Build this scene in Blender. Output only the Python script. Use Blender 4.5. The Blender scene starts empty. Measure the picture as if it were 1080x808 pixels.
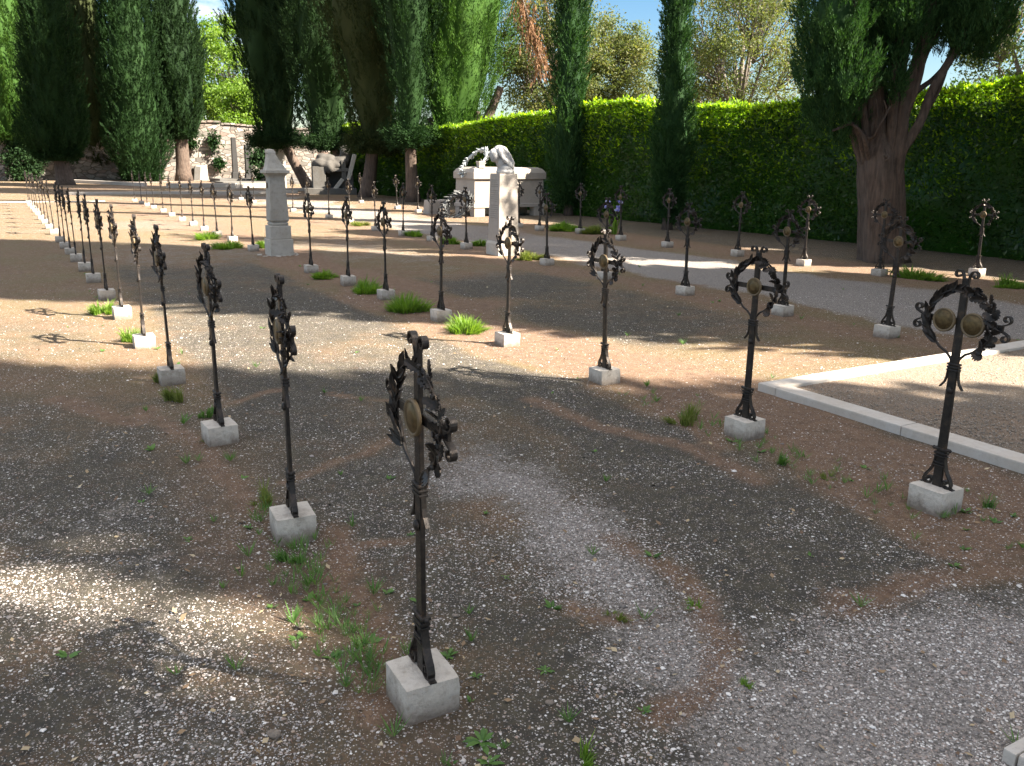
import bpy, bmesh, math, random
import numpy as np
from mathutils import Vector, Matrix

random.seed(7)
RNG = np.random.default_rng(11)
scene = bpy.context.scene
COL = scene.collection
PI = math.pi

# ------------------------------------------------------------------ camera
FPX, PIT, ROLL, CAMH = 893.6, 0.25461, 0.010806, 1.6
_cp, _sp = math.cos(PIT), math.sin(PIT)
_R0 = np.array([1, 0, 0.]); _F = np.array([0, _cp, -_sp]); _U0 = np.array([0, _sp, _cp])
_c, _s = math.cos(ROLL), math.sin(ROLL)
_R = _c * _R0 + _s * _U0
_U = -_s * _R0 + _c * _U0
cam_d = bpy.data.cameras.new('camera')
cam = bpy.data.objects.new('camera', cam_d); COL.objects.link(cam)
cam_d.sensor_width = 36; cam_d.lens = FPX / 1080 * 36
cam_d.clip_start = 0.05; cam_d.clip_end = 2000
cam.matrix_world = Matrix(((_R[0], _U[0], -_F[0], 0), (_R[1], _U[1], -_F[1], 0), (_R[2], _U[2], -_F[2], CAMH), (0, 0, 0, 1)))
scene.camera = cam


def at(x, y, z=0.0):
    """photo pixel (1080 wide) to the point of the level plane z it shows"""
    d = (x - 540) * _R + (404 - y) * _U + FPX * _F
    t = (z - CAMH) / d[2]
    return np.array([0, 0, CAMH]) + t * d


def AW(a, w, z=0.0):
    """graveyard grid: a along the rows, w across them"""
    return np.array([-.5 * a + .866 * w, .866 * a + .5 * w, z])


def aw_of(X, Y):
    return -.5 * X + .866 * Y, .866 * X + .5 * Y


# ------------------------------------------------------------------ helpers
def tag(o, label=None, cat=None, group=None, kind=None):
    if label: o['label'] = label
    if cat: o['category'] = cat
    if group: o['group'] = group
    if kind: o['kind'] = kind
    return o


def empty(name, loc=(0, 0, 0), rz=0.0):
    o = bpy.data.objects.new(name, None); COL.objects.link(o)
    o.empty_display_size = .1
    o.location = loc; o.rotation_euler = (0, 0, rz)
    return o


def link_mesh(name, me, mat=None, parent=None):
    o = bpy.data.objects.new(name, me); COL.objects.link(o)
    if mat: me.materials.append(mat)
    if parent: o.parent = parent
    return o


def from_bm(name, bm, mat=None, parent=None, smooth=False):
    bmesh.ops.recalc_face_normals(bm, faces=bm.faces[:])
    me = bpy.data.meshes.new(name); bm.to_mesh(me); bm.free()
    if smooth:
        me.shade_smooth()
    return link_mesh(name, me, mat, parent)


def from_np(name, V, F, mat=None, parent=None, smooth=False):
    """V (N,3); F list of int arrays (M,k)"""
    V = np.ascontiguousarray(V, dtype=np.float32)
    me = bpy.data.meshes.new(name)
    me.vertices.add(len(V)); me.vertices.foreach_set('co', V.ravel())
    loops = np.concatenate([f.ravel() for f in F]).astype(np.int32)
    tot = np.concatenate([np.full(len(f), f.shape[1], dtype=np.int32) for f in F])
    st = np.concatenate([[0], np.cumsum(tot)[:-1]]).astype(np.int32)
    me.loops.add(len(loops)); me.loops.foreach_set('vertex_index', loops)
    me.polygons.add(len(tot)); me.polygons.foreach_set('loop_start', st)
    try: me.polygons.foreach_set('loop_total', tot)
    except Exception: pass
    me.update(calc_edges=True); me.validate()
    if smooth: me.shade_smooth()
    return link_mesh(name, me, mat, parent)


def join_np(parts):
    Vs, Fs, n = [], {}, 0
    for V, F in parts:
        for f in F:
            Fs.setdefault(f.shape[1], []).append(f + n)
        Vs.append(V); n += len(V)
    return np.concatenate(Vs), [np.concatenate(v) for v in Fs.values()]


def _hash(i, j, k, seed):
    n = (i * 374761393 + j * 668265263 + k * 2147483647 + seed * 974711) & 0xFFFFFFFF
    n = ((n ^ (n >> 13)) * 1274126177) & 0xFFFFFFFF
    n = ((n ^ (n >> 16)) * 2246822519) & 0xFFFFFFFF
    return ((n ^ (n >> 15)) & 0xFFFFFF) / 16777215.0


def vnoise(P, seed=0):
    P = np.asarray(P, dtype=np.float64)
    I = np.floor(P).astype(np.int64); f = P - I
    f = f * f * (3 - 2 * f)
    out = 0
    for dx in (0, 1):
        wx = f[..., 0] if dx else 1 - f[..., 0]
        for dy in (0, 1):
            wy = f[..., 1] if dy else 1 - f[..., 1]
            for dz in (0, 1):
                wz = f[..., 2] if dz else 1 - f[..., 2]
                out = out + wx * wy * wz * _hash(I[..., 0] + dx, I[..., 1] + dy, I[..., 2] + dz, seed)
    return out


def fbm(X, Y, sc, seed=0, oct=3):
    v, a, t = 0, 1.0, 0
    for o in range(oct):
        P = np.stack([X * sc * 2 ** o, Y * sc * 2 ** o, np.zeros_like(X) + o * 7.3], -1)
        v = v + a * vnoise(P, seed + o); t += a; a *= .5
    return v / t


def unit(v):
    return v / np.maximum(np.linalg.norm(v, axis=-1, keepdims=True), 1e-9)


def add_box(bm, c, s, rz=0.0, bev=0.0, top=(1, 1)):
    """box centre c, full size s; top scales the upper face"""
    vs = []
    for z in (-1, 1):
        for x, y in ((-1, -1), (1, -1), (1, 1), (-1, 1)):
            k = top if z > 0 else (1, 1)
            px, py = x * s[0] / 2 * k[0], y * s[1] / 2 * k[1]
            X = px * math.cos(rz) - py * math.sin(rz); Y = px * math.sin(rz) + py * math.cos(rz)
            vs.append(bm.verts.new((c[0] + X, c[1] + Y, c[2] + z * s[2] / 2)))
    fs = [(3, 2, 1, 0), (4, 5, 6, 7), (0, 1, 5, 4), (1, 2, 6, 5), (2, 3, 7, 6), (3, 0, 4, 7)]
    faces = [bm.faces.new([vs[i] for i in f]) for f in fs]
    if bev:
        es = list({e for f in faces for e in f.edges})
        bmesh.ops.bevel(bm, geom=es, offset=bev, segments=2, affect='EDGES', profile=.6)
    return vs


def sub_noise(bm, cuts, amp, sc, seed=0):
    bmesh.ops.subdivide_edges(bm, edges=bm.edges[:], cuts=cuts, use_grid_fill=True)
    bm.normal_update()
    from mathutils import noise as mn
    for v in bm.verts:
        v.co += v.normal * (mn.noise(v.co * sc + Vector((seed * 3.1, seed, 0))) * amp)


def tube_np(path, radii, seg=8, flute=0.0, seed=0, cap=True):
    path = np.asarray(path, float); n = len(path)
    T = np.gradient(path, axis=0); T = unit(T)
    ref = np.array([0.0, 1.0, 0.0]) if abs(T[0][1]) < .8 else np.array([1.0, 0, 0])
    V = []
    ph = np.linspace(0, 2 * PI, seg, endpoint=False)
    fl = 1 + flute * (np.sin(ph * 5 + seed) * .5 + np.sin(ph * 9 + seed * 2) * .35 + np.sin(ph * 3 + seed) * .4)
    for i in range(n):
        t = T[i]; u = unit(np.cross(t, ref)); w = np.cross(u, t); ref = w if abs(np.dot(w, ref)) > .01 else ref
        f = fl if flute else np.ones(seg)
        wob = 1 + (flute * .4) * np.sin(ph * 4 + i * .7 + seed) if flute else 1
        V.append(path[i] + (u * (np.cos(ph) * f * wob * radii[i])[:, None] + w * (np.sin(ph) * f * wob * radii[i])[:, None]))
    V = np.concatenate(V)
    F = []
    for i in range(n - 1):
        for j in range(seg):
            k = (j + 1) % seg
            F.append((i * seg + j, i * seg + k, (i + 1) * seg + k, (i + 1) * seg + j))
    Fs = [np.array(F)]
    if cap:
        V = np.concatenate([V, path[:1], path[-1:]])
        a, b = len(V) - 2, len(V) - 1
        C = [(a, (j + 1) % seg, j) for j in range(seg)] + [(b, (n - 1) * seg + j, (n - 1) * seg + (j + 1) % seg) for j in range(seg)]
        Fs.append(np.array(C))
    return V, Fs


def lathe_bm(bm, prof, seg=24, axis='Z', c=(0, 0, 0), sx=1.0, sy=1.0):
    rings = []
    for r, h in prof:
        ring = []
        for j in range(seg):
            a = 2 * PI * j / seg
            p = (r * math.cos(a) * sx, r * math.sin(a) * sy, h)
            if axis == 'Y': p = (p[0], -p[2], p[1])
            ring.append(bm.verts.new((p[0] + c[0], p[1] + c[1], p[2] + c[2])))
        rings.append(ring)
    for i in range(len(rings) - 1):
        for j in range(seg):
            k = (j + 1) % seg
            bm.faces.new((rings[i][j], rings[i][k], rings[i + 1][k], rings[i + 1][j]))
    bm.faces.new(rings[0][::-1]); bm.faces.new(rings[-1])


def leaves_np(P, A, B):
    n = len(P)
    V = np.empty((n, 4, 3))
    V[:, 0] = P; V[:, 1] = P + .45 * A + B; V[:, 2] = P + A; V[:, 3] = P + .45 * A - B
    return V.reshape(-1, 3), [np.arange(n * 4).reshape(n, 4)]


def rand_unit(n, rng):
    return unit(rng.normal(size=(n, 3)))


# ------------------------------------------------------------------ materials
class NT:
    def __init__(s, name):
        s.m = bpy.data.materials.new(name); s.m.use_nodes = True
        s.t = s.m.node_tree; s.n = s.t.nodes; s.n.clear()
        s.out = s.n.new('ShaderNodeOutputMaterial')

    def node(s, typ, **kw):
        n = s.n.new(typ)
        for k, v in kw.items():
            if k.startswith('_'): setattr(n, k[1:], v)
            else: s.set(n.inputs[k.replace('__', ' ')] if not k.startswith('i') or not k[1:].isdigit() else n.inputs[int(k[1:])], v)
        return n

    def set(s, inp, v):
        if isinstance(v, bpy.types.NodeSocket): s.t.links.new(v, inp)
        else: inp.default_value = v

    def noise(s, vec, scale, detail=3, rough=.55):
        n = s.node('ShaderNodeTexNoise', Scale=scale, Detail=detail, Roughness=rough)
        s.set(n.inputs['Vector'], vec)
        return n.outputs['Fac']

    def ramp(s, fac, stops, interp='LINEAR'):
        n = s.n.new('ShaderNodeValToRGB'); n.color_ramp.interpolation = interp
        e = n.color_ramp.elements
        while len(e) > 1: e.remove(e[-1])
        for i, (p, c) in enumerate(stops):
            el = e[0] if i == 0 else e.new(p)
            el.position = p; el.color = (*c, 1) if len(c) == 3 else c
        s.set(n.inputs['Fac'], fac)
        return n.outputs['Color']

    def mix(s, fac, a, b, mode='MIX'):
        n = s.n.new('ShaderNodeMix'); n.data_type = 'RGBA'; n.blend_type = mode
        for i, v in ((0, fac), (6, a), (7, b)):
            if isinstance(v, tuple) and len(v) == 3: v = (*v, 1)
            s.set(n.inputs[i], v)
        return n.outputs[2]

    def math(s, op, a, b=0.0, clamp=False):
        n = s.n.new('ShaderNodeMath'); n.operation = op; n.use_clamp = clamp
        s.set(n.inputs[0], a); s.set(n.inputs[1], b)
        return n.outputs[0]

    def mapr(s, v, a, b, c=0.0, d=1.0):
        n = s.node('ShaderNodeMapRange')
        for i, x in enumerate((v, a, b, c, d)): s.set(n.inputs[i], x)
        return n.outputs[0]

    def coord(s, which='Object'):
        return s.node('ShaderNodeTexCoord').outputs[which]

    def attr(s, name):
        return s.node('ShaderNodeAttribute', _attribute_name=name).outputs['Fac']

    def bump(s, h, strength=.5, dist=.01, normal=None):
        n = s.node('ShaderNodeBump', Strength=strength, Distance=dist); s.set(n.inputs['Height'], h)
        if normal is not None: s.set(n.inputs['Normal'], normal)
        return n.outputs['Normal']

    def principled(s, col, rough=.8, metal=0.0, normal=None, spec=None):
        n = s.n.new('ShaderNodeBsdfPrincipled')
        if isinstance(col, tuple) and len(col) == 3: col = (*col, 1)
        s.set(n.inputs['Base Color'], col); s.set(n.inputs['Roughness'], rough); s.set(n.inputs['Metallic'], metal)
        if normal is not None: s.set(n.inputs['Normal'], normal)
        if spec is not None: s.set(n.inputs['Specular IOR Level'], spec)
        return n.outputs[0]

    def done(s, shader):
        s.t.links.new(shader, s.out.inputs['Surface']); return s.m


def mat_stone(name, base, dark, warm, sc=1.0, bump=.4, stain=.5, rough=.85, splash=0.0):
    t = NT(name); g = t.coord('Object')
    info = t.node('ShaderNodeObjectInfo').outputs['Random']
    off = t.node('ShaderNodeVectorMath', _operation='ADD'); t.set(off.inputs[0], g)
    cmb = t.node('ShaderNodeCombineXYZ'); t.set(cmb.inputs[0], t.math('MULTIPLY', info, 37.0)); t.set(cmb.inputs[1], t.math('MULTIPLY', info, 91.0))
    t.set(off.inputs[1], cmb.outputs[0]); v = off.outputs[0]
    big = t.noise(v, 3.5 * sc, 5, .65); fine = t.noise(v, 90 * sc, 3, .7); mid = t.noise(v, 17 * sc, 4, .6)
    col = t.mix(t.mapr(big, .35, .68), base, warm)
    col = t.mix(t.math('MULTIPLY', t.mapr(mid, .5, .78), stain), col, dark)
    col = t.mix(t.mapr(fine, .58, .75, 0, .55), col, dark)
    tint = t.mapr(info, 0, 1, .86, 1.08)
    col = t.mix(1.0, col, t.node('ShaderNodeCombineColor', Red=tint, Green=tint, Blue=tint).outputs[0], 'MULTIPLY')
    if splash:
        sx = t.node('ShaderNodeSeparateXYZ'); t.set(sx.inputs[0], g)
        zz = t.math('ADD', sx.outputs[2], t.math('MULTIPLY', t.math('SUBTRACT', t.noise(v, 24, 4, .7), .5), splash * 1.6))
        col = t.mix(t.mapr(zz, splash * .1, splash, .8, 0), col, (.12, .085, .06))
        col = t.mix(t.mapr(t.noise(v, 6, 5, .75), .54, .66, 0, .6), col, (.22, .19, .15))
    h = t.math('ADD', t.math('MULTIPLY', fine, .5), mid)
    return t.done(t.principled(col, rough, 0, t.bump(h, bump, .012)))


def mat_iron():
    t = NT('wrought_iron'); g = t.coord('Object')
    a = t.noise(g, 28, 4, .65); b = t.noise(g, 160, 2, .6)
    col = t.ramp(a, [(.3, (.017, .0155, .015)), (.55, (.038, .032, .028)), (.72, (.085, .056, .038))])
    r = t.mapr(b, .3, .7, .38, .6)
    return t.done(t.principled(col, r, .55, t.bump(t.math('ADD', a, t.math('MULTIPLY', b, .4)), .35, .004), .5))


def mat_brass():
    t = NT('aged_bronze'); g = t.coord('Object')
    a = t.noise(g, 45, 4, .7)
    col = t.ramp(a, [(.3, (.06, .04, .018)), (.6, (.14, .098, .045)), (.8, (.10, .077, .036))])
    return t.done(t.principled(col, .5, .7, t.bump(a, .25, .003)))


def mat_leaf(name, c0, c1, c2, trans=.3, rough=.55, clump=1.2, tcol=None, spec=.35):
    """foliage: one random shade per leaf, slow drift between shoots"""
    t = NT(name)
    r = t.node('ShaderNodeNewGeometry').outputs['Random Per Island']
    n = t.noise(t.coord('Object'), clump, 3, .6)
    k = t.math('ADD', t.math('MULTIPLY', r, .6), t.math('MULTIPLY', t.mapr(n, .3, .7), .4))
    col = t.ramp(k, [(.05, c0), (.5, c1), (.95, c2)])
    p = t.principled(col, rough, 0, None, spec)
    tr = t.n.new('ShaderNodeBsdfTranslucent')
    tc = t.mix(1.0, col, (*(tcol or (1.5, 1.7, .7)), 1), 'MULTIPLY')
    t.set(tr.inputs['Color'], tc)
    mx = t.n.new('ShaderNodeMixShader'); mx.inputs[0].default_value = trans
    t.t.links.new(p, mx.inputs[1]); t.t.links.new(tr.outputs[0], mx.inputs[2])
    return t.done(mx.outputs[0])


def mat_bark(name, a, b, sc=1.0):
    t = NT(name); g = t.coord('Object')
    mp = t.node('ShaderNodeMapping'); t.set(mp.inputs['Vector'], g); mp.inputs['Scale'].default_value = (1, 1, .12)
    n = t.noise(mp.outputs[0], 22 * sc, 5, .65); n2 = t.noise(g, 5, 3)
    col = t.mix(t.mapr(n, .35, .65), a, b)
    col = t.mix(t.mapr(n2, .4, .7, 0, .3), col, (.16, .13, .105))
    return t.done(t.principled(col, .9, 0, t.bump(n, .9, .05)))


M = {}
M['block'] = mat_stone('pale_block_stone', (.58, .54, .48), (.30, .26, .21), (.50, .45, .39), 2.2, .7, .6, .85, .075)
M['marble'] = mat_stone('weathered_limestone', (.44, .42, .38), (.20, .185, .155), (.37, .34, .29), 1.0, .4, .45)
M['tomb'] = mat_stone('tomb_limestone', (.37, .335, .30), (.21, .185, .16), (.32, .285, .245), .8, .3, .35)
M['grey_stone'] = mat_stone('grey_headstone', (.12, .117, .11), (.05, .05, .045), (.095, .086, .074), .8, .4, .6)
M['shade_dark_post'] = mat_stone('shade_dark_weathered_post', (.034, .033, .032), (.015, .015, .015), (.028, .027, .025), .8, .4, .6)  # darker copy of the headstone grey, tree shade put into its colour
M['dark_rock'] = mat_stone('dark_rock', (.075, .07, .064), (.03, .03, .027), (.055, .05, .043), 1.2, .6, .8)
M['kerb'] = mat_stone('kerb_stone', (.52, .49, .45), (.28, .25, .21), (.46, .41, .35), 1.4, .35, .4)
M['statue'] = mat_stone('statue_marble', (.52, .52, .51), (.13, .13, .13), (.36, .36, .36), 2.0, .35, .6)
M['iron'] = mat_iron()
M['brass'] = mat_brass()
M['bronze_leaf'] = mat_stone('weathered_bronze', (.085, .092, .095), (.025, .027, .03), (.055, .06, .062), 6, .4, .8, .5)
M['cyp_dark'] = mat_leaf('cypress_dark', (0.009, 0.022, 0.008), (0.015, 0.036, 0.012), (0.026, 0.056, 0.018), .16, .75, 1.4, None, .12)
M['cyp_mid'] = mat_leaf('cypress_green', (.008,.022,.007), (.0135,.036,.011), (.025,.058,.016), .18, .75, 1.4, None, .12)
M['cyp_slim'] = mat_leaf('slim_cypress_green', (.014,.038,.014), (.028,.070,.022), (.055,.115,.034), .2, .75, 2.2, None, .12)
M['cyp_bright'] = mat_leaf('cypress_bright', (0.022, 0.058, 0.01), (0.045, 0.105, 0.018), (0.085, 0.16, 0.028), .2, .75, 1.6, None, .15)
M['cyp_olive'] = mat_leaf('cypress_olive', (0.016, 0.028, 0.009), (0.027, 0.042, 0.014), (0.05, 0.06, 0.022), .16, .75, 1.4, None, .12)
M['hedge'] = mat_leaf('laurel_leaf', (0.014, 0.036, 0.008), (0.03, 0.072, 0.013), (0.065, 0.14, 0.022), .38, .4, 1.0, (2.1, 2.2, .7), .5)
M['hedge_top'] = mat_leaf('sun_tinted_young_laurel', (.085,.17,.012), (.15,.26,.018), (.25,.34,.03), .55, .45, 1.2, (2.3, 2.2, .6), .4)  # young leaf colour brightened to carry the sunlight on the hedge top
M['autumn'] = mat_leaf('autumn_leaf', (0.055, 0.085, 0.025), (0.1, 0.13, 0.04), (0.165, 0.155, 0.05), .42, .6, .5, (1.5, 1.5, .9))
M['lime'] = mat_leaf('lime_leaf', (.07, .14, .018), (.12, .21, .026), (.17, .25, .03), .45, .6, .6, (1.5, 1.6, .7))
M['olive_leaf'] = mat_leaf('olive_green_leaf', (.045, .07, .025), (.08, .11, .035), (.13, .15, .05), .4, .6, .6)
M['dead'] = mat_leaf('dead_needle', (.14, .07, .035), (.22, .12, .06), (.30, .17, .09), .2, .8, 2, (1, 1, 1))
M['grass'] = mat_leaf('grass_blade', (0.085, 0.16, 0.022), (0.14, 0.25, 0.034), (0.22, 0.32, 0.06), .42, .5, 6, (1.5, 1.6, .6))
M['grass_dry'] = mat_leaf('half_dry_grass', (0.09, 0.13, 0.028), (0.16, 0.2, 0.045), (0.26, 0.25, 0.1), .35, .6, 6, (1.3, 1.4, .7))
M['weed'] = mat_leaf('weed_leaf', (0.05, 0.12, 0.03), (0.09, 0.19, 0.042), (0.14, 0.25, 0.06), .35, .5, 6, (1.4, 1.6, .7))
M['petal'] = mat_leaf('iris_petal', (.22, .22, .55), (.38, .38, .75), (.7, .7, .85), .4, .5, 3, (1, 1, 1))
M['bark'] = mat_bark('cypress_bark', (.04, .027, .02), (.12, .083, .062))
M['bark_grey'] = mat_bark('grey_bark', (.10, .085, .07), (.24, .21, .18))


def mat_island(name, stops, rough=.8, spec=.4):
    t = NT(name)
    r = t.node('ShaderNodeNewGeometry').outputs['Random Per Island']
    col = t.ramp(r, stops)
    n = t.noise(t.coord('Object'), 260, 2)
    col = t.mix(t.mapr(n, .4, .7, 0, .35), col, (.2, .18, .16))
    return t.done(t.principled(col, rough, 0, None, spec))


M['pebble'] = mat_island('pebble_mix', [(0, (.12, .11, .105)), (.2, (.23, .21, .20)), (.42, (.40, .36, .335)), (.58, (.32, .235, .19)), (.68, (.54, .50, .47)), (.86, (.68, .65, .62)), (1, (.80, .78, .75))])
M['pebble_tan'] = mat_island('plot_pebble_mix', [(0, (.13, .115, .095)), (.3, (.23, .20, .165)), (.6, (.30, .26, .21)), (.8, (.27, .19, .13)), (1, (.42, .38, .33))])
M['needle'] = mat_island('needle_litter', [(0, (.075, .04, .025)), (.4, (.14, .072, .043)), (.75, (.20, .11, .065)), (1, (.29, .19, .12))])
M['litter'] = mat_island('dead_leaf', [(0, (.12, .07, .04)), (.5, (.26, .17, .09)), (.8, (.42, .33, .2)), (1, (.5, .42, .28))])


def mat_ground(name='graveyard_soil', plot=False):
    t = NT(name); g = t.coord('Object')
    if plot:
        red, pale, moss = 0.12, 0.55, 0.0
        redn = t.mapr(t.noise(g, .9, 4, .6), .5, .7, 0, .55)
    else:
        red, pale, moss = t.attr('red'), t.attr('pale'), t.attr('moss')  # moss mask also carries the painted foreground shade
    n1 = t.noise(g, 2.3, 6, .68); n2 = t.noise(g, 11, 5, .7); n3 = t.noise(g, 70, 4, .75); n4 = t.noise(g, 330, 2, .7)
    soil = t.mix(t.mapr(n2, .35, .68), (.122, .078, .046), (.205, .134, .078))
    soil = t.mix(t.mapr(n3, .5, .72, 0, .75), soil, (.055, .046, .038))
    grit = t.mix(t.mapr(n3, .42, .60), (.11, .10, .092), (.36, .33, .305))
    grit = t.mix(t.mapr(n4, .45, .7, 0, .6), grit, (.10, .09, .082))
    redc = t.mix(t.mapr(n2, .35, .68), (.135, .085, .058), (.235, .150, .098))
    redc = t.mix(t.mapr(n3, .48, .70, 0, .7), redc, (.075, .048, .033))
    moss_shade_col = t.mix(t.mapr(n2, .4, .65), (.050, .045, .038), (.088, .077, .052))  # dark mossy soil tone, also used to paint the foreground shade
    moss_shade_col = t.mix(t.mapr(n3, .5, .7, 0, .6), moss_shade_col, (.032, .030, .028))
    moss_shade_col = t.mix(t.mapr(n4, .56, .72, 0, .5), moss_shade_col, (.16, .15, .135))

    def w(a, lo=.3, hi=.72):
        k = t.math('ADD', a, t.math('MULTIPLY', t.math('SUBTRACT', n1, .5), 1.25))
        k = t.math('ADD', k, t.math('MULTIPLY', t.math('SUBTRACT', n2, .5), .95))
        k = t.math('ADD', k, t.math('MULTIPLY', t.math('SUBTRACT', n3, .5), 1.1))
        return t.mapr(k, lo, hi)
    if plot:
        col = t.mix(redn, t.mix(.6, soil, t.mix(t.mapr(n3, .36, .66), (.15, .128, .10), (.30, .255, .20))), (.30, .19, .12))
        dens = t.math('ADD', .45, 0.0)
    else:
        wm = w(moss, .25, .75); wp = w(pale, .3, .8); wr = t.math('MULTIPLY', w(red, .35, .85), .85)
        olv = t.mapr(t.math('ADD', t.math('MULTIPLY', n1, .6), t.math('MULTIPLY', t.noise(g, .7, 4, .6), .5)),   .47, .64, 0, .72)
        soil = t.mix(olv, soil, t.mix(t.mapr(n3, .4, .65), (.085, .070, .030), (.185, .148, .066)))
        col = t.mix(wm, soil, moss_shade_col); col = t.mix(wp, col, grit); col = t.mix(wr, col, redc)
        dens = t.math('ADD', t.math('SUBTRACT', .28, t.math('MULTIPLY', wr, .12)), t.math('MULTIPLY', wp, .3))
        dens = t.math('SUBTRACT', dens, t.math('MULTIPLY', wm, .06))
    hs = []
    for sc, thr, add in ((88, .36, 0.0), (165, .42, .10), (48, .30, -.2)):
        v = t.node('ShaderNodeTexVoronoi', Scale=sc, _feature='F1'); t.set(v.inputs['Vector'], g)
        sep = t.node('ShaderNodeSeparateColor'); t.set(sep.inputs[0], v.outputs['Color'])
        keep = t.math('LESS_THAN', sep.outputs[0], t.math('ADD', dens, add))
        size = t.math('MULTIPLY', t.mapr(sep.outputs[2], 0, 1, .55, 1.0), thr)
        inside = t.math('LESS_THAN', v.outputs['Distance'], size)
        k = t.math('MULTIPLY', keep, inside)
        pc = t.ramp(sep.outputs[1], [(0, (.16, .15, .14)), (.35, (.29, .26, .24)), (.6, (.42, .38, .34)), (.8, (.38, .29, .22)), (1, (.66, .63, .59))])
        col = t.mix(k, col, pc)
        hs.append(t.math('MULTIPLY', k, t.math('SUBTRACT', 1.0, v.outputs['Distance'])))
    h = t.math('ADD', t.math('ADD', hs[0], t.math('MULTIPLY', hs[1], .6)), t.math('ADD', t.math('MULTIPLY', n3, 1.0), t.math('MULTIPLY', n4, .5)))
    nb = t.bump(n2, .25, .05)
    return t.done(t.principled(col, .9, 0, t.bump(h, .7, .012, nb), .25))


M['ground'] = mat_ground()
M['plot'] = mat_ground('plot_gravel', True)


def mat_wall():
    t = NT('rubble_stone_wall'); g = t.coord('Object')
    mp = t.node('ShaderNodeMapping'); t.set(mp.inputs['Vector'], g)
    mp.inputs['Scale'].default_value = (1.0, 1.0, 2.1)
    nz = t.noise(g, 2.0, 3)
    warp = t.node('ShaderNodeVectorMath', _operation='ADD'); t.set(warp.inputs[0], mp.outputs[0])
    sc = t.node('ShaderNodeVectorMath', _operation='SCALE'); t.set(sc.inputs[0], t.node('ShaderNodeTexNoise', Scale=1.7).outputs['Color']); sc.inputs['Scale'].default_value = .25
    t.set(warp.inputs[1], sc.outputs[0])
    v = t.node('ShaderNodeTexVoronoi', Scale=1.7, _feature='F1'); t.set(v.inputs['Vector'], warp.outputs[0])
    e = t.node('ShaderNodeTexVoronoi', Scale=1.7, _feature='DISTANCE_TO_EDGE'); t.set(e.inputs['Vector'], warp.outputs[0])
    sep = t.node('ShaderNodeSeparateColor'); t.set(sep.inputs[0], v.outputs['Color'])
    stone = t.ramp(sep.outputs[0], [(0, (.10, .092, .082)), (.3, (.21, .195, .175)), (.6, (.30, .28, .25)), (.85, (.20, .14, .115)), (1, (.36, .34, .31))])
    stone = t.mix(t.mapr(t.noise(g, 9, 4, .7), .45, .7, 0, .5), stone, (.085, .072, .06))
    joint = t.mapr(e.outputs['Distance'], .02, .075)
    col = t.mix(joint, (.10, .085, .07), stone)
    col = t.mix(t.mapr(t.noise(g, .5, 4), .5, .72, 0, .5), col, (.09, .085, .065))
    return t.done(t.principled(col, .92, 0, t.bump(joint, .8, .05)))


M['wall'] = mat_wall()

# ------------------------------------------------------------------ ground
ROWS = (.85, 3.75, 7.4, 11.4)


DRIFTS = [([(640, 565), (690, 590), (735, 625), (765, 680), (745, 730), (700, 760)], .075), ([(300, 508), (345, 492), (385, 478), (412, 462)], .045), ([(345, 582), (390, 575), (432, 568)], .035), ([(345, 415), (395, 422), (412, 424)], .05),
          ([(240, 425), (280, 412), (300, 410)], .05), ([(560, 420), (640, 450), (720, 470), (800, 505)], .10), ([(330, 640), (360, 600), (350, 560)], .09), ([(600, 640), (640, 655), (680, 650)], .05), ([(900, 640), (980, 610), (1070, 600)], .12), ([(380, 620), (400, 680), (400, 760)], .08),
          ([(150, 430), (210, 470), (270, 540)], .10), ([(60, 420), (140, 445)], .12), ([(640, 395), (690, 420), (760, 470)], .10), ([(880, 500), (960, 560), (1060, 600)], .14)]


def drift(X, Y):
    out = np.zeros_like(X)
    for pts, wd in DRIFTS:
        q = [at(x, y)[:2] for x, y in pts]
        best = np.full(X.shape, 9.0)
        for (x0, y0), (x1, y1) in zip(q[:-1], q[1:]):
            dx, dy = x1 - x0, y1 - y0
            t = np.clip(((X - x0) * dx + (Y - y0) * dy) / (dx * dx + dy * dy), 0, 1)
            best = np.minimum(best, np.hypot(X - x0 - t * dx, Y - y0 - t * dy))
        out = np.maximum(out, np.exp(-(best / wd) ** 2))
    return out


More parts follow.
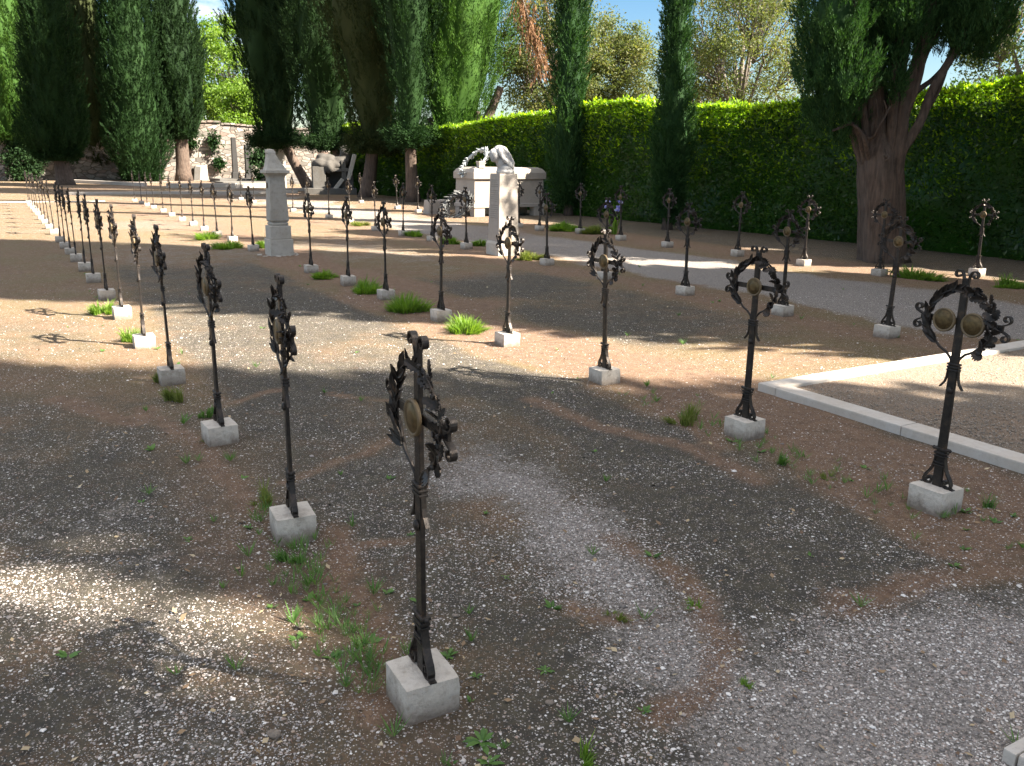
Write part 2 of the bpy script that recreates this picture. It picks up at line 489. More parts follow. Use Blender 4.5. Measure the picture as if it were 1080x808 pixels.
def zones(X, Y):
    a, w = aw_of(X, Y)
    n = fbm(X, Y, .8, 3, 4) - .5
    n2 = fbm(X, Y, .33, 9, 3) - .5
    wj = w + n * 1.1

    def band(c, h, soft=.35):
        return np.clip((h - np.abs(wj - c)) / soft + .5, 0, 1)
    red = (.42 + 1.1 * n) * band(.80, .30) * np.clip((a + 1) / 1.5, 0, 1)
    red = np.maximum(red, .95 * np.clip((wj - 3.3) / .3, 0, 1) * np.clip((4.75 - wj) / .3, 0, 1))
    red = np.maximum(red, .8 * band(7.2, .45))
    red = np.maximum(red, .85 * np.clip((wj - 10.6) / .8, 0, 1))
    s = .18 * X + .984 * Y
    red = np.maximum(red, (.16 + 1.1 * n2) * np.clip((Y - 5.0) / 3, 0, 1) * np.clip((20 - Y) / 4 + .5, 0, 1))
    red = np.maximum(red, (.34 + 1.0 * n2) * np.clip((Y - 13) / 5, 0, 1))
    red = np.maximum(red, (.25 + 1.4 * n) * (w < .6) * np.clip((Y - 3.6) / 1.2, 0, 1) * np.clip((9 - Y) / 3, 0, 1))
    pale = .8 * band(1.95, .30, .5) * np.clip((4.9 - a) / 1.2, 0, 1) * np.clip((a - .2) / .6, .35, 1)
    pale = np.maximum(pale, .95 * np.clip((2.1 - a) / .7, 0, 1) * np.clip((wj - 1.35) / .4, 0, 1) * np.clip((3.5 - wj) / .4, 0, 1))
    pale = np.maximum(pale, .95 * np.clip((wj - 7.9) / .4, 0, 1) * np.clip((10.7 - wj) / .5, 0, 1))
    pale = np.maximum(pale, (.22 + 1.2 * n2) * (w < .4) * np.clip((4.5 - Y) / 1, 0, 1))
    pale = np.maximum(pale, (.25 + 1.0 * n2) * np.clip((Y - 9) / 3, 0, 1) * np.clip((7 - w) / 1, 0, 1) * np.clip((30 - Y) / 5, 0, 1))
    moss = 1.0 * np.clip((wj - 2.35) / .3, 0, 1) * np.clip((3.4 - wj) / .25, 0, 1) * np.clip((8.0 - a) / 1.5, 0, 1) * np.clip((a - .9) / .7, 0, 1)
    moss = np.maximum(moss, (.75 + .9 * n) * np.clip((w - 4.2) / .6, 0, 1) * np.clip((7.1 - w) / .5, 0, 1) * np.clip((a - 5.4) / .8, 0, 1) * np.clip((12 - a) / 1.5, 0, 1))
    moss = np.maximum(moss, (.75 + 1.0 * n) * np.clip((w - .9) / .3, 0, 1) * np.clip((3.4 - w) / .3, 0, 1) * np.clip((a - 4.5) / 1, 0, 1) * np.clip((16 - a) / 3, 0, 1))
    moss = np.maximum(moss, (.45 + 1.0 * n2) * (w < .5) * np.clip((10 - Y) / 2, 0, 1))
    red = np.maximum(red, .95 * drift(X + .1 * (fbm(X, Y, 5, 41, 3) - .5), Y + .1 * (fbm(X, Y, 5, 43, 3) - .5)))
    moss = np.maximum(moss, .85 * np.clip((w - 12.0) / .8, 0, 1) * (Y < 40)); red = red * (1 - .6 * np.clip((w - 12.0) / .8, 0, 1))
    moss = np.maximum(moss, (.78 + 1.5 * n) * np.clip((6.4 - Y) / 1.2, 0, 1))  # foreground shade put into the ground colour, edge broken by noise
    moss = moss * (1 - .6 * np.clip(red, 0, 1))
    return np.clip(red, 0, 1), np.clip(pale, 0, 1), np.clip(moss, 0, 1)


def height(X, Y):
    return (fbm(X, Y, 1.3, 21, 3) - .5) * .035 * np.clip(Y / 2, 0, 1) - .004


def grid_lines(lo, hi, d0, far, g=1.22):
    L = list(np.arange(lo, hi + 1e-6, d0))
    d, x = d0, hi
    while x < far[1]: d *= g; x += d; L.append(x)
    d, x, pre = d0, lo, []
    while x > far[0]: d *= g; x -= d; pre.append(x)
    return np.array(pre[::-1] + L)


gx = grid_lines(-9, 9, .07, (-420, 420)); gy = grid_lines(.8, 17, .07, (-120, 620))
GX, GY = np.meshgrid(gx, gy)
GZ = height(GX, GY)
V = np.stack([GX, GY, GZ], -1).reshape(-1, 3)
nx, ny = len(gx), len(gy)
ii = (np.arange(ny - 1)[:, None] * nx + np.arange(nx - 1)[None, :]).ravel()
ground = from_np('ground', V, [np.stack([ii, ii + 1, ii + nx + 1, ii + nx], -1)], M['ground'], smooth=True)
tag(ground, kind='structure')
for nm, arr in zip(('red', 'pale', 'moss'), zones(GX, GY)):  # moss holds mossy soil and the painted foreground shade
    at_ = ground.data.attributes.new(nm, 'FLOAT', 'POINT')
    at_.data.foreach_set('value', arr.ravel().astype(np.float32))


def visible_pts(n, rng, y0, y1, pw=1.0, mx=.66):
    """random ground points in the wedge in front of the photographer's spot, denser near"""
    u = rng.random(n)
    Y = (y0 ** (1 - pw) + u * (y1 ** (1 - pw) - y0 ** (1 - pw))) ** (1 / (1 - pw)) if pw != 1 else y0 * (y1 / y0) ** u
    X = (rng.random(n) * 2 - 1) * (Y * mx + .25)
    return X, Y


PLOT_A, PLOT_W = 4.31, 4.57        # corner of the kerbed plot


def in_plot(X, Y):
    a, w = aw_of(X, Y)
    return (a < PLOT_A + .02) & (w > PLOT_W - .02)


# pebbles: real little stones on the near ground
def pebbles():
    rng = np.random.default_rng(5)
    X, Y = visible_pts(330000, rng, 1.5, 11, 1.0)
    red, pale, moss = zones(X, Y)
    clump = fbm(X, Y, 3.0, 77, 3)
    dens = (.40 + .85 * pale - .12 * red + .04 * moss) * np.clip((clump - .25) * 2.2, .15, 1.3) * np.clip(1.35 - Y / 11, .3, 1)
    k = (rng.random(len(X)) < dens) & ~in_plot(X, Y)
    X, Y = X[k], Y[k]; n = len(X)
    r = (.0017 + .0033 * rng.random(n) ** 2.2) * (1 + .045 * Y)
    big = rng.random(n) < .012
    r[big] *= 2.1
    base = np.array([[1, 0, 0], [.1, 1, 0], [-1, .15, 0], [0, -1, 0], [.1, .1, .8], [0, 0, -.6], [.6, .62, .42], [-.6, .55, .4], [-.55, -.6, .45], [.62, -.55, .4]])
    F = np.array([[4, 0, 6], [4, 6, 1], [4, 1, 7], [4, 7, 2], [4, 2, 8], [4, 8, 3], [4, 3, 9], [4, 9, 0], [0, 1, 6], [1, 2, 7], [2, 3, 8], [3, 0, 9]])
    ang = rng.random(n) * 2 * PI
    el = .6 + .8 * rng.random(n)
    ca, sa = np.cos(ang), np.sin(ang)
    B = base[None] * (1 + .35 * rng.normal(size=(n, 10, 1)).clip(-1.5, 1.5) * .5)
    bx = B[..., 0] * el[:, None]; by = B[..., 1]; bz = B[..., 2] * (.45 + .5 * rng.random(n))[:, None]
    Z = height(X, Y)
    V = np.stack([X[:, None] + r[:, None] * (bx * ca[:, None] - by * sa[:, None]), Y[:, None] + r[:, None] * (bx * sa[:, None] + by * ca[:, None]), Z[:, None] + r[:, None] * (bz + .15)], -1).reshape(-1, 3)
    FF = (np.arange(n)[:, None, None] * 10 + F[None]).reshape(-1, 3)
    o = from_np('pebbles', V, [FF], M['pebble'], smooth=False)
    tag(o, 'loose white, grey and tan pebbles scattered over the dark soil', 'pebbles', kind='stuff')


pebbles()


def litter():
    rng = np.random.default_rng(6)
    X, Y = visible_pts(120000, rng, 1.5, 10, 1.0)
    red, pale, moss = zones(X, Y)
    k = (rng.random(len(X)) < np.clip(red - .3, 0, 1) * .75 + .015) & ~in_plot(X, Y)
    X, Y = X[k], Y[k]; n = len(X)
    th = rng.random(n) * 2 * PI
    L = (.010 + .022 * rng.random(n)) * (1 + .05 * Y)
    A = np.stack([np.cos(th), np.sin(th), .25 * rng.normal(size=n)], -1) * L[:, None]
    B = np.stack([-np.sin(th), np.cos(th), np.zeros(n)], -1) * (.0007 + .0007 * rng.random(n))[:, None] * (1 + .12 * Y[:, None])
    P = np.stack([X, Y, height(X, Y) + .002 + .004 * rng.random(n)], -1)
    V, F = leaves_np(P, A, B)
    tag(from_np('needle_litter', V, F, M['needle']), 'reddish brown dry needle litter strewn along the cross rows', 'needle litter', kind='stuff')
    X, Y = visible_pts(900, rng, 1.6, 13, 1.2)
    k = ~in_plot(X, Y) | (rng.random(900) < .2); X, Y = X[k], Y[k]; n = len(X)
    th = rng.random(n) * 2 * PI; L = .012 + .022 * rng.random(n)
    A = np.stack([np.cos(th), np.sin(th), .35 * rng.normal(size=n)], -1) * L[:, None]
    B = np.stack([-np.sin(th), np.cos(th), .3 * rng.normal(size=n)], -1) * (L * .3)[:, None]
    P = np.stack([X, Y, height(X, Y) + .008], -1)
    V, F = leaves_np(P, A, B)
    tag(from_np('fallen_leaves', V, F, M['litter']), 'small dry fallen leaves scattered on the ground', 'fallen leaves', kind='stuff')


litter()


def rosette(P0, rng, n, L, wd, up):
    th = np.sort(rng.random(n) * 2 * PI)
    l = L * (.55 + .6 * rng.random(n)); e = up + .35 * rng.random(n)
    A = np.stack([np.cos(th) * np.cos(e), np.sin(th) * np.cos(e), np.sin(e)], -1) * l[:, None]
    B = np.stack([-np.sin(th), np.cos(th), .2 * rng.normal(size=n)], -1) * (l * wd)[:, None]
    P = np.repeat(np.asarray(P0)[None], n, 0) + A * .05
    return leaves_np(P, A, B)


def weeds_stuff():
    rng = np.random.default_rng(8)
    parts = []
    X, Y = visible_pts(5200, rng, 1.8, 14, 1.0)
    a, w = aw_of(X, Y)
    near_row = np.min(np.abs(w[:, None] - np.array([.8, 3.85, 7.4])[None]), 1)
    pr = .035 + .4 * np.exp(-(near_row / .28) ** 2) * (.3 + fbm(X, Y, 1.1, 55, 2)) * np.clip(1.4 - Y / 14, .2, 1)
    k = (rng.random(len(X)) < pr * .36) & ~in_plot(X, Y)
    for x, y in zip(X[k], Y[k]):
        z = float(height(np.array([x]), np.array([y]))[0])
        if rng.random() < .5:
            parts.append(rosette((x, y, z), rng, int(rng.integers(5, 10)), .022 + .025 * rng.random(), .24, .25))
        else:
            parts.append(rosette((x, y, z), rng, int(rng.integers(12, 34)), .03 + .05 * rng.random(), .035, .7))
    line = [(282, 535), (318, 602), (352, 645), (384, 690), (402, 722)]
    for k in range(150):
        i = int(rng.integers(0, 4)); f = rng.random()
        px = line[i][0] * (1 - f) + line[i + 1][0] * f; py = line[i][1] * (1 - f) + line[i + 1][1] * f
        q = at(px, py) + np.array([rng.normal() * .07, rng.normal() * .07, 0])
        parts.append(rosette((q[0], q[1], 0), rng, int(rng.integers(8, 22)), .03 + .05 * rng.random(), .028, .75))
    line = [(990, 545), (900, 515), (820, 480), (740, 447), (660, 415)]
    for k in range(60):
        i = int(rng.integers(0, 4)); f = rng.random()
        px = line[i][0] * (1 - f) + line[i + 1][0] * f; py = line[i][1] * (1 - f) + line[i + 1][1] * f
        q = at(px, py) + np.array([rng.normal() * .12, rng.normal() * .12, 0])
        parts.append(rosette((q[0], q[1], 0), rng, int(rng.integers(8, 20)), .03 + .05 * rng.random(), .03, .7))
    V, F = join_np(parts)
    tag(from_np('small_weeds', V, F, M['weed']), 'tiny green weeds sprouting between the pebbles', 'weeds', kind='stuff')


weeds_stuff()

# ------------------------------------------------------------------ kerbed plot
def grid_box(bm, a0, a1, w0, w1, z0, z1, bev=.008):
    c = AW((a0 + a1) / 2, (w0 + w1) / 2, (z0 + z1) / 2)
    add_box(bm, c, (w1 - w0, a1 - a0, z1 - z0), math.radians(30), bev)


bm = bmesh.new()
KZ = .058
a = PLOT_A - .17
for L in (1.02, 1.18, 1.1, 1.2, 1.0):
    grid_box(bm, a - L + .002, a - .002, PLOT_W, PLOT_W + .155, -.08, KZ + random.uniform(-.003, .003)); a -= L
w = PLOT_W
for L in (1.25, 1.1, 1.15, 1.2, 1.1, 1.2):
    grid_box(bm, PLOT_A - .168, PLOT_A, w + .002, w + L - .002, -.08, KZ + random.uniform(-.003, .003)); w += L
tag(from_bm('kerb', bm, M['kerb']), kind='structure')
xs = np.linspace(PLOT_W + .15, PLOT_W + 8.1, 60); ys = np.linspace(PLOT_A - 7, PLOT_A - .165, 60)
A_, W_ = np.meshgrid(ys, xs, indexing='ij')
P = AW(A_.ravel(), W_.ravel()) if False else np.stack([-.5 * A_ + .866 * W_, .866 * A_ + .5 * W_, .034 + .014 * (fbm(W_, A_, 1.1, 31) - .5)], -1).reshape(-1, 3)
ii = (np.arange(59)[:, None] * 60 + np.arange(59)[None]).ravel()
tag(from_np('gravel_plot', P, [np.stack([ii, ii + 1, ii + 61, ii + 60], -1)[:, ::-1]], M['plot'], smooth=True), kind='structure')

rng = np.random.default_rng(15)
X, Y = visible_pts(70000, rng, 3.0, 9, 1.0)
k = in_plot(X, Y); aq, wq = aw_of(X, Y); k &= (wq > PLOT_W + .16) & (aq < PLOT_A - .17); X, Y = X[k], Y[k]; n = len(X)
r = .004 + .0045 * rng.random(n) ** 2; d = rand_unit(n * 6, rng).reshape(n, 6, 3)
o8 = np.array([[1, 0, 0], [0, 1, 0], [-1, 0, 0], [0, -1, 0], [0, 0, .8], [0, 0, -.7]]) [None] + .35 * d
V = (np.stack([X, Y, .034 + .002 * rng.random(n)], -1)[:, None] + o8 * r[:, None, None]).reshape(-1, 3)
F = np.array([[0, 1, 4], [1, 2, 4], [2, 3, 4], [3, 0, 4], [1, 0, 5], [2, 1, 5], [3, 2, 5], [0, 3, 5]])
tag(from_np('plot_pebbles', V, [(np.arange(n)[:, None, None] * 6 + F[None]).reshape(-1, 3)], M['pebble_tan']), 'fine grey and tan gravel inside the stone kerb at the right', 'gravel', kind='stuff')

bm = bmesh.new()
grid_box(bm, -.6, 1.025, 2.2, 3.3, -.1, .05, .01)
grid_box(bm, 1.03, 1.065, 2.2, 3.3, -.1, .045, .005)
tag(from_bm('stone_step', bm, M['kerb']), kind='structure')

# ------------------------------------------------------------------ iron crosses
BZ = .115         # top of the stone foot


def strip(bm, pts, width, th, y0=0.0, wtaper=None):
    """flat iron strip: path in the xz plane, width along y"""
    pts = [Vector((p[0], 0, p[1])) for p in pts]; n = len(pts)
    rings = []
    for i, p in enumerate(pts):
        t = (pts[min(i + 1, n - 1)] - pts[max(i - 1, 0)]).normalized()
        nrm = Vector((-t.z, 0, t.x))
        k = 1.0 if not wtaper else wtaper[0] + (wtaper[1] - wtaper[0]) * i / (n - 1)
        hw = width / 2 * k
        rings.append([bm.verts.new(p + nrm * (s * th / 2) + Vector((0, y0 + e * hw, 0))) for s, e in ((-1, -1), (1, -1), (1, 1), (-1, 1))])
    for i in range(n - 1):
        for j in range(4):
            k = (j + 1) % 4
            bm.faces.new((rings[i][j], rings[i][k], rings[i + 1][k], rings[i + 1][j]))
    bm.faces.new(rings[0][::-1]); bm.faces.new(rings[-1])


def scroll(start, d0, turn, r0, r1, turns, lead=.02, n=16):
    """points of a strip that runs out along angle d0 and curls up; turn=+1 left, -1 right"""
    p = Vector(start); a = d0; out = [(p.x, p.y)]
    p = p + Vector((math.cos(a), math.sin(a))) * lead; out.append((p.x, p.y))
    total = turns * 2 * PI
    for i in range(n):
        f = (i + 1) / n; r = r0 + (r1 - r0) * f; da = total / n
        a += turn * da / 2; p = p + Vector((math.cos(a), math.sin(a))) * (r * da); a += turn * da / 2
        out.append((p.x, p.y))
    return out


def iron_leaf(bm, base, d, up, L, W, outline, fold=.35, curl=.3, th=.0022):
    d = Vector(d).normalized(); side = Vector(up).cross(d).normalized(); nrm = d.cross(side)
    base = Vector(base)
    top, bot = [], []
    for u, v in outline:
        p = base + d * (u * L) + side * (v * W) + nrm * (fold * abs(v) * W + curl * L * (u - .3) ** 2 - .0)
        top.append(bm.verts.new(p + nrm * th)); bot.append(bm.verts.new(p - nrm * th))
    sp = [base + d * (u * L) + nrm * (curl * L * (u - .3) ** 2) for u in (.25, .5, .75)]
    n = len(outline); c = [bm.verts.new(q + nrm * th) for q in sp]; cb = [bm.verts.new(q - nrm * th) for q in sp]
    us = [o[0] for o in outline]

    def near(u): return 0 if u < .37 else (1 if u < .63 else 2)
    for ring, cc, flip in ((top, c, False), (bot, cb, True)):
        for i in range(n):
            j = (i + 1) % n; ki, kj = near(us[i]), near(us[j])
            f = (ring[i], ring[j], cc[kj]) if ki == kj else (ring[i], ring[j], cc[kj], cc[ki])
            try: bm.faces.new(f[::-1] if flip else f)
            except ValueError: pass
    for i in range(n):
        j = (i + 1) % n
        bm.faces.new((top[j], top[i], bot[i], bot[j]))


LAUREL = [(0, .06), (.15, .32), (.35, .5), (.6, .44), (.82, .22), (1, 0), (.82, -.22), (.6, -.44), (.35, -.5), (.15, -.32), (0, -.06)]
OAK = [(0, .06), (.1, .22), (.2, .42), (.28, .26), (.4, .55), (.5, .3), (.62, .56), (.72, .3), (.84, .4), (1, .12), (1, -.12), (.84, -.4), (.72, -.3), (.62, -.56), (.5, -.3), (.4, -.55), (.28, -.26), (.2, -.42), (.1, -.22), (0, -.06)]
ZC = BZ + .80


def ring_pt(phi, rx=.158, rz=.15):
    return Vector((rx * math.cos(phi), 0, ZC + rz * math.sin(phi)))


def branch_bm(side, kind, rng):
    """half wreath; side -1 left laurel, +1 right oak"""
    bm = bmesh.new()
    pts = [Vector((.014 * side, 0, BZ + .585)), Vector((.02 * side, -.004, BZ + .625)), Vector((.045 * side, -.007, BZ + .652)), Vector((.082 * side, -.008, BZ + .672)), Vector((.112 * side, -.006, BZ + .70))]
    phis = np.linspace(math.radians(-40), math.radians(76), 15)
    for ph in phis:
        p = ring_pt(ph); p.x = abs(p.x) * side; p.y = -.006 + .004 * math.sin(ph * 5); pts.append(p)
    path = np.array([tuple(p) for p in pts])
    V, F = tube_np(path, np.linspace(.0065, .0035, len(pts)), 7)
    vs = [bm.verts.new(v) for v in V]
    for f in F:
        for q in f: bm.faces.new([vs[i] for i in q])
    n = 14 if kind == 'laurel' else 11
    for i in range(n):
        f = (i + .2) / n
        ph = math.radians(-52 + 134 * f)
        p = ring_pt(ph); p.x = abs(p.x) * side
        q = ring_pt(ph + .05); q.x = abs(q.x) * side
        t = (q - p).normalized()
        outw = Vector((side * math.cos(ph), 0, math.sin(ph)))
        for k in (-1, 1):
            if kind == 'laurel':
                d = t + outw * (k * (.18 + .3 * rng.random())) + Vector((0, -.05 - .22 * rng.random() if k > 0 else .2 * rng.random() - .1, 0))
                iron_leaf(bm, p + Vector((0, rng.uniform(-.012, .004), 0)), d, Vector((rng.uniform(-.4, .4), -1, rng.uniform(-.4, .4))), .050 + .022 * rng.random(), .022 + .007 * rng.random(), LAUREL, .45, rng.uniform(-.25, .45))
            else:
                d = t * .8 + outw * (k * (.35 + .5 * rng.random())) + Vector((0, rng.uniform(-.7, .25), 0))
                iron_leaf(bm, p + Vector((0, rng.uniform(-.016, .004), 0)), d, Vector((rng.uniform(-.7, .7), -1, rng.uniform(-.7, .7))), .042 + .018 * rng.random(), .028 + .009 * rng.random(), OAK, rng.uniform(-.5, .6), rng.uniform(-.5, .9))
        if kind == 'oak' and i % 3 == 1:
            r = .0085
            bmesh.ops.create_icosphere(bm, subdivisions=1, radius=r, matrix=Matrix.Translation(p + outw * .016 + Vector((0, -.02, 0))))
    if kind == 'laurel':
        for a_, z_ in ((-150, .69), (-200, .70)):
            iron_leaf(bm, (.10 * side, -.012, BZ + z_), (side * .55, -.1, .75 if a_ < -160 else .35), (0.2, -1, 0), .068, .022, LAUREL, .4, .2)
        iron_leaf(bm, (.05 * side, -.01, BZ + .94), (-side * .4, -.15, .8), (0, -1, .3), .06, .022, LAUREL, .4, .3)
    else:
        iron_leaf(bm, (.085 * side, -.014, BZ + .672), (side * .9, -.2, -.25), (0, -1, .3), .065, .046, OAK, .4, .3)
    return bm


def bar_bm(z0, z1, w0, w1, th):
    bm = bmesh.new()
    add_box(bm, (0, 0, (z0 + z1) / 2), (w0, th, z1 - z0), 0, .003, (w1 / w0, 1))
    return bm


def fork(bm, c, d, spread=.30, wd=.019, r=.0165):
    """fishtail end: two strips that part and curl outward"""
    for s in (1, -1):
        a0 = d + s * spread
        st = (c[0] + math.cos(d + s * PI / 2) * .008, c[1] + math.sin(d + s * PI / 2) * .008)
        strip(bm, scroll(st, a0, s, r * 1.25, r * .55, .98, .036), wd, .006)


def cross_meshes(seed, double):
    rng = random.Random(seed); P = {}
    bm = bmesh.new()
    add_box(bm, (0, 0, BZ / 2 - .04), (.175, .17, BZ + .08), 0, .0)
    bmesh.ops.subdivide_edges(bm, edges=bm.edges[:], cuts=5, use_grid_fill=True)
    for v in bm.verts:
        k = sum(abs(abs(c) - h) < 1e-5 for c, h in ((v.co.x, .0875), (v.co.y, .085), (v.co.z - (BZ / 2 - .04), (BZ + .08) / 2)))
        j = .0007 if k == 1 else (.0011 if k == 2 else .002)
        v.co += Vector((rng.uniform(-j, j) - (math.copysign(j, v.co.x) if k > 1 else 0), rng.uniform(-j, j) - (math.copysign(j, v.co.y) if k > 1 else 0), rng.uniform(-j, j * .3)))
    P['stone_block'] = (bm, 'block')
    bm = bar_bm(BZ - .01, BZ + 1.0, .046, .034, .015); fork(bm, (0, BZ + .985), PI / 2)
    P['shaft'] = (bm, 'iron')
    bm = bmesh.new()
    add_box(bm, (0, .002, ZC), (.40, .011, .030), 0, .003)
    fork(bm, (.185, ZC), 0, .42, .02); fork(bm, (-.185, ZC), PI, .42, .02)
    P['crossbar'] = (bm, 'iron')
    P['laurel_branch'] = (branch_bm(-1, 'laurel', rng), 'iron')
    P['oak_branch'] = (branch_bm(1, 'oak', rng), 'iron')
    bm = bmesh.new()
    for k, z in enumerate((.572, .586, .60)):
        add_box(bm, (0, 0, BZ + z), (.058, .030, .0105), 0, .004)
    for s in (-1, 1):
        strip(bm, [(s * .022, BZ + .60), (s * .027, BZ + .56), (s * .029, BZ + .535), (s * .036, BZ + .51), (s * .050, BZ + .492), (s * .056, BZ + .484)], .014, .006)
    P['wreath_collar'] = (bm, 'iron')
    bm = bmesh.new()
    bmesh.ops.create_uvsphere(bm, u_segments=12, v_segments=8, radius=.017, matrix=Matrix.Translation((0, -.011, BZ + .475)) @ Matrix.Scale(.6, 4, (0, 1, 0)))
    P['rosette'] = (bm, 'iron')
    bm = bmesh.new()
    for z, w_, h_ in ((.185, .074, .012), (.165, .062, .012), (.15, .060, .009), (.118, .056, .008), (.105, .058, .008)):
        add_box(bm, (0, 0, BZ + z), (w_, .032, h_), 0, .0035)
    for s in (-1, 1):
        bmesh.ops.create_uvsphere(bm, u_segments=8, v_segments=6, radius=.0085, matrix=Matrix.Translation((s * .041, 0, BZ + .185)))
    P['foot_collar'] = (bm, 'iron')
    for s, nm in ((-1, 'foot_scroll'), (1, 'foot_scroll.')):
        bm = bmesh.new()
        pts = [(s * .020, .155), (s * .026, .12), (s * .034, .09), (s * .048, .064), (s * .062, .044), (s * .070, .022), (s * .066, .006), (s * .050, .002), (s * .034, .008), (s * .029, .024), (s * .036, .037), (s * .048, .036), (s * .051, .026), (s * .045, .021)]
        strip(bm, [(x, z + BZ) for x, z in pts], .024, .007)
        strip(bm, [(s * .062, BZ + .012), (s * .074, BZ + .002), (s * .086, BZ + .001)], .022, .005)
        P[nm] = (bm, 'iron')
    med = []
    for cx, R in (((-.070, .056), (.070, .056)) if double else ((0, .054),)):
        bm = bmesh.new()
        c = (cx, -.010, ZC + (.0 if not double else -.004 * (cx > 0)))
        lathe_bm(bm, [(R * .85, 0), (R, .003), (R * 1.0, .011), (R * .93, .016), (R * .86, .013), (R * .80, .012)], 28, 'Y', c)
        b2 = bmesh.new()
        lathe_bm(b2, [(R * .82, .010), (R * .78, .0135), (R * .60, .0125), (R * .56, .015), (R * .3, .0165), (.001, .017)], 28, 'Y', c)
        med.append((bm, b2))
    P['medallion'] = (med, None)
    return P


def cross_proto(seed, double, name='grave_cross'):
    """one grave cross with all its parts"""
    root = empty(name)
    for nm, (bm, mt) in cross_meshes(seed, double).items():
        if nm == 'medallion':
            for b1, b2 in bm:
                m_ = from_bm('medallion', b1, M['bronze_dark'], root, True)
                from_bm('medallion_face', b2, M['brass'], m_, True)
        else:
            from_bm(nm.strip('.'), bm, M[mt], root)
    return root


M['bronze_dark'] = mat_stone('dark_bronze_rim', (.11, .08, .045), (.04, .03, .02), (.16, .11, .05), 6, .2, .5, .55)


def copy_thing(r):
    c = r.copy(); COL.objects.link(c)
    for ch in r.children:
        k = ch.copy(); COL.objects.link(k); k.parent = c
        for g in ch.children:
            s = g.copy(); COL.objects.link(s); s.parent = k
    return c


ROW_A = [(445, 705), (308, 538), (231, 446), (180, 387), (151, 352), (128, 323), (112, 305), (98, 288), (89, 277), (80, 268), (74, 261), (68, 255), (63, 249)]
ROW_B = [(988, 512), (786, 440), (638, 387), (535, 350), (465, 326), (407, 305), (367, 291), (328, 279), (267, 258), (245, 249), (229, 243), (215, 238), (203.5, 233), (192, 228.5), (181, 224), (172, 220), (162, 216.5), (155, 214), (149, 211.5), (142, 209.5)]
ROW_C = [(936, 343), (826, 321), (723, 301), (638, 286), (577, 272), (492, 256), None, (425, 243), (396, 238), (369, 231), (347, 226), None, (309, 219.5), (268, 211), (254, 208)]
ROW_D = [(1031, 283), (928, 283), (848, 273), (778, 263), (704, 254.5), (655, 248), (612, 241), (569, 238), (547, 235), (441, 220.5), (419, 217), (381, 211)]

ORD = ['first', 'second', 'third', 'fourth', 'fifth', 'sixth', 'seventh', 'eighth', 'ninth', 'tenth', 'eleventh', 'twelfth', 'thirteenth', 'fourteenth', 'fifteenth', 'sixteenth', 'seventeenth', 'eighteenth', 'nineteenth', 'twentieth', 'twenty-first', 'twenty-second']
LAB = {
    ('A', 0): 'tallest-looking dark iron cross in the foreground, nearest the camera, on a clean pale block',
    ('A', 1): 'iron cross just behind the nearest one, weeds growing at the foot of its pale block',
    ('A', 2): 'third iron cross of the leftmost row, its shaded block with a grass fringe in front',
    ('A', 3): 'fourth iron cross of the leftmost row, its block right at the shadow edge',
    ('A', 4): 'fifth iron cross of the leftmost row, sunlit white block throwing a shadow left',
    ('A', 5): 'sixth iron cross of the leftmost row, sunlit block between two bright grass tufts',
    ('A', 6): 'seventh iron cross of the leftmost row, sunlit block behind a bright grass tuft',
    ('B', 0): 'large iron cross at the right edge with two round bronze medallions side by side',
    ('B', 1): 'iron cross with one medallion standing beside the corner of the kerbed gravel plot',
    ('B', 2): 'iron cross on a block at the shadow edge in the middle of the picture',
    ('B', 3): 'sunlit iron cross with its wreath seen before the pedestal of the veiled bust',
    ('B', 4): 'iron cross whose block stands behind a long bright green grass tuft',
    ('B', 5): 'iron cross between two long grass tufts in the second row',
    ('B', 6): 'iron cross in the pillar row, a green tuft just right of its block',
    ('B', 7): 'iron cross next after the square stone pillar on its right',
    ('B', 8): 'iron cross next to the square stone pillar on its left',
    ('C', 0): 'iron cross nearest on the right behind the gravel plot, overlapping the thick cypress trunk',
    ('C', 1): 'iron cross partly behind the one beside the plot corner, its block on grey gravel',
    ('C', 2): 'shaded iron cross on the grey gravel in front of the hedge, right of the middle',
    ('C', 3): 'iron cross half hidden behind the wreath of the middle cross',
    ('C', 4): 'dark iron cross just right of the veiled bust pedestal',
    ('C', 5): 'dark iron cross left of the bust pedestal, in front of the leaning bronze wreath',
    ('D', 0): 'shaded iron cross farthest right, against the hedge right of the thick trunk',
    ('D', 1): 'small sunlit iron cross in front of the thick cypress trunk',
    ('D', 2): 'sunlit silvery iron cross in front of the hedge left of the thick trunk',
    ('D', 3): 'shaded iron cross by the hedge with a pale spot below its medallion',
    ('D', 4): 'shaded iron cross on a flat block at the foot of the right slim cypress',
    ('D', 5): 'sunlit iron cross beside the blue iris in front of the hedge',
    ('D', 6): 'iron cross in front of the hedge between two bright grass patches',
    ('D', 7): 'iron cross with a pale block just right of the sarcophagus',
    ('D', 8): 'iron cross in front of the shaded long side of the sarcophagus',
}
ROWTXT = {'A': 'the long leftmost row', 'B': 'the row of the square stone pillar', 'C': 'the row of the veiled bust', 'D': 'the back row by the hedge'}


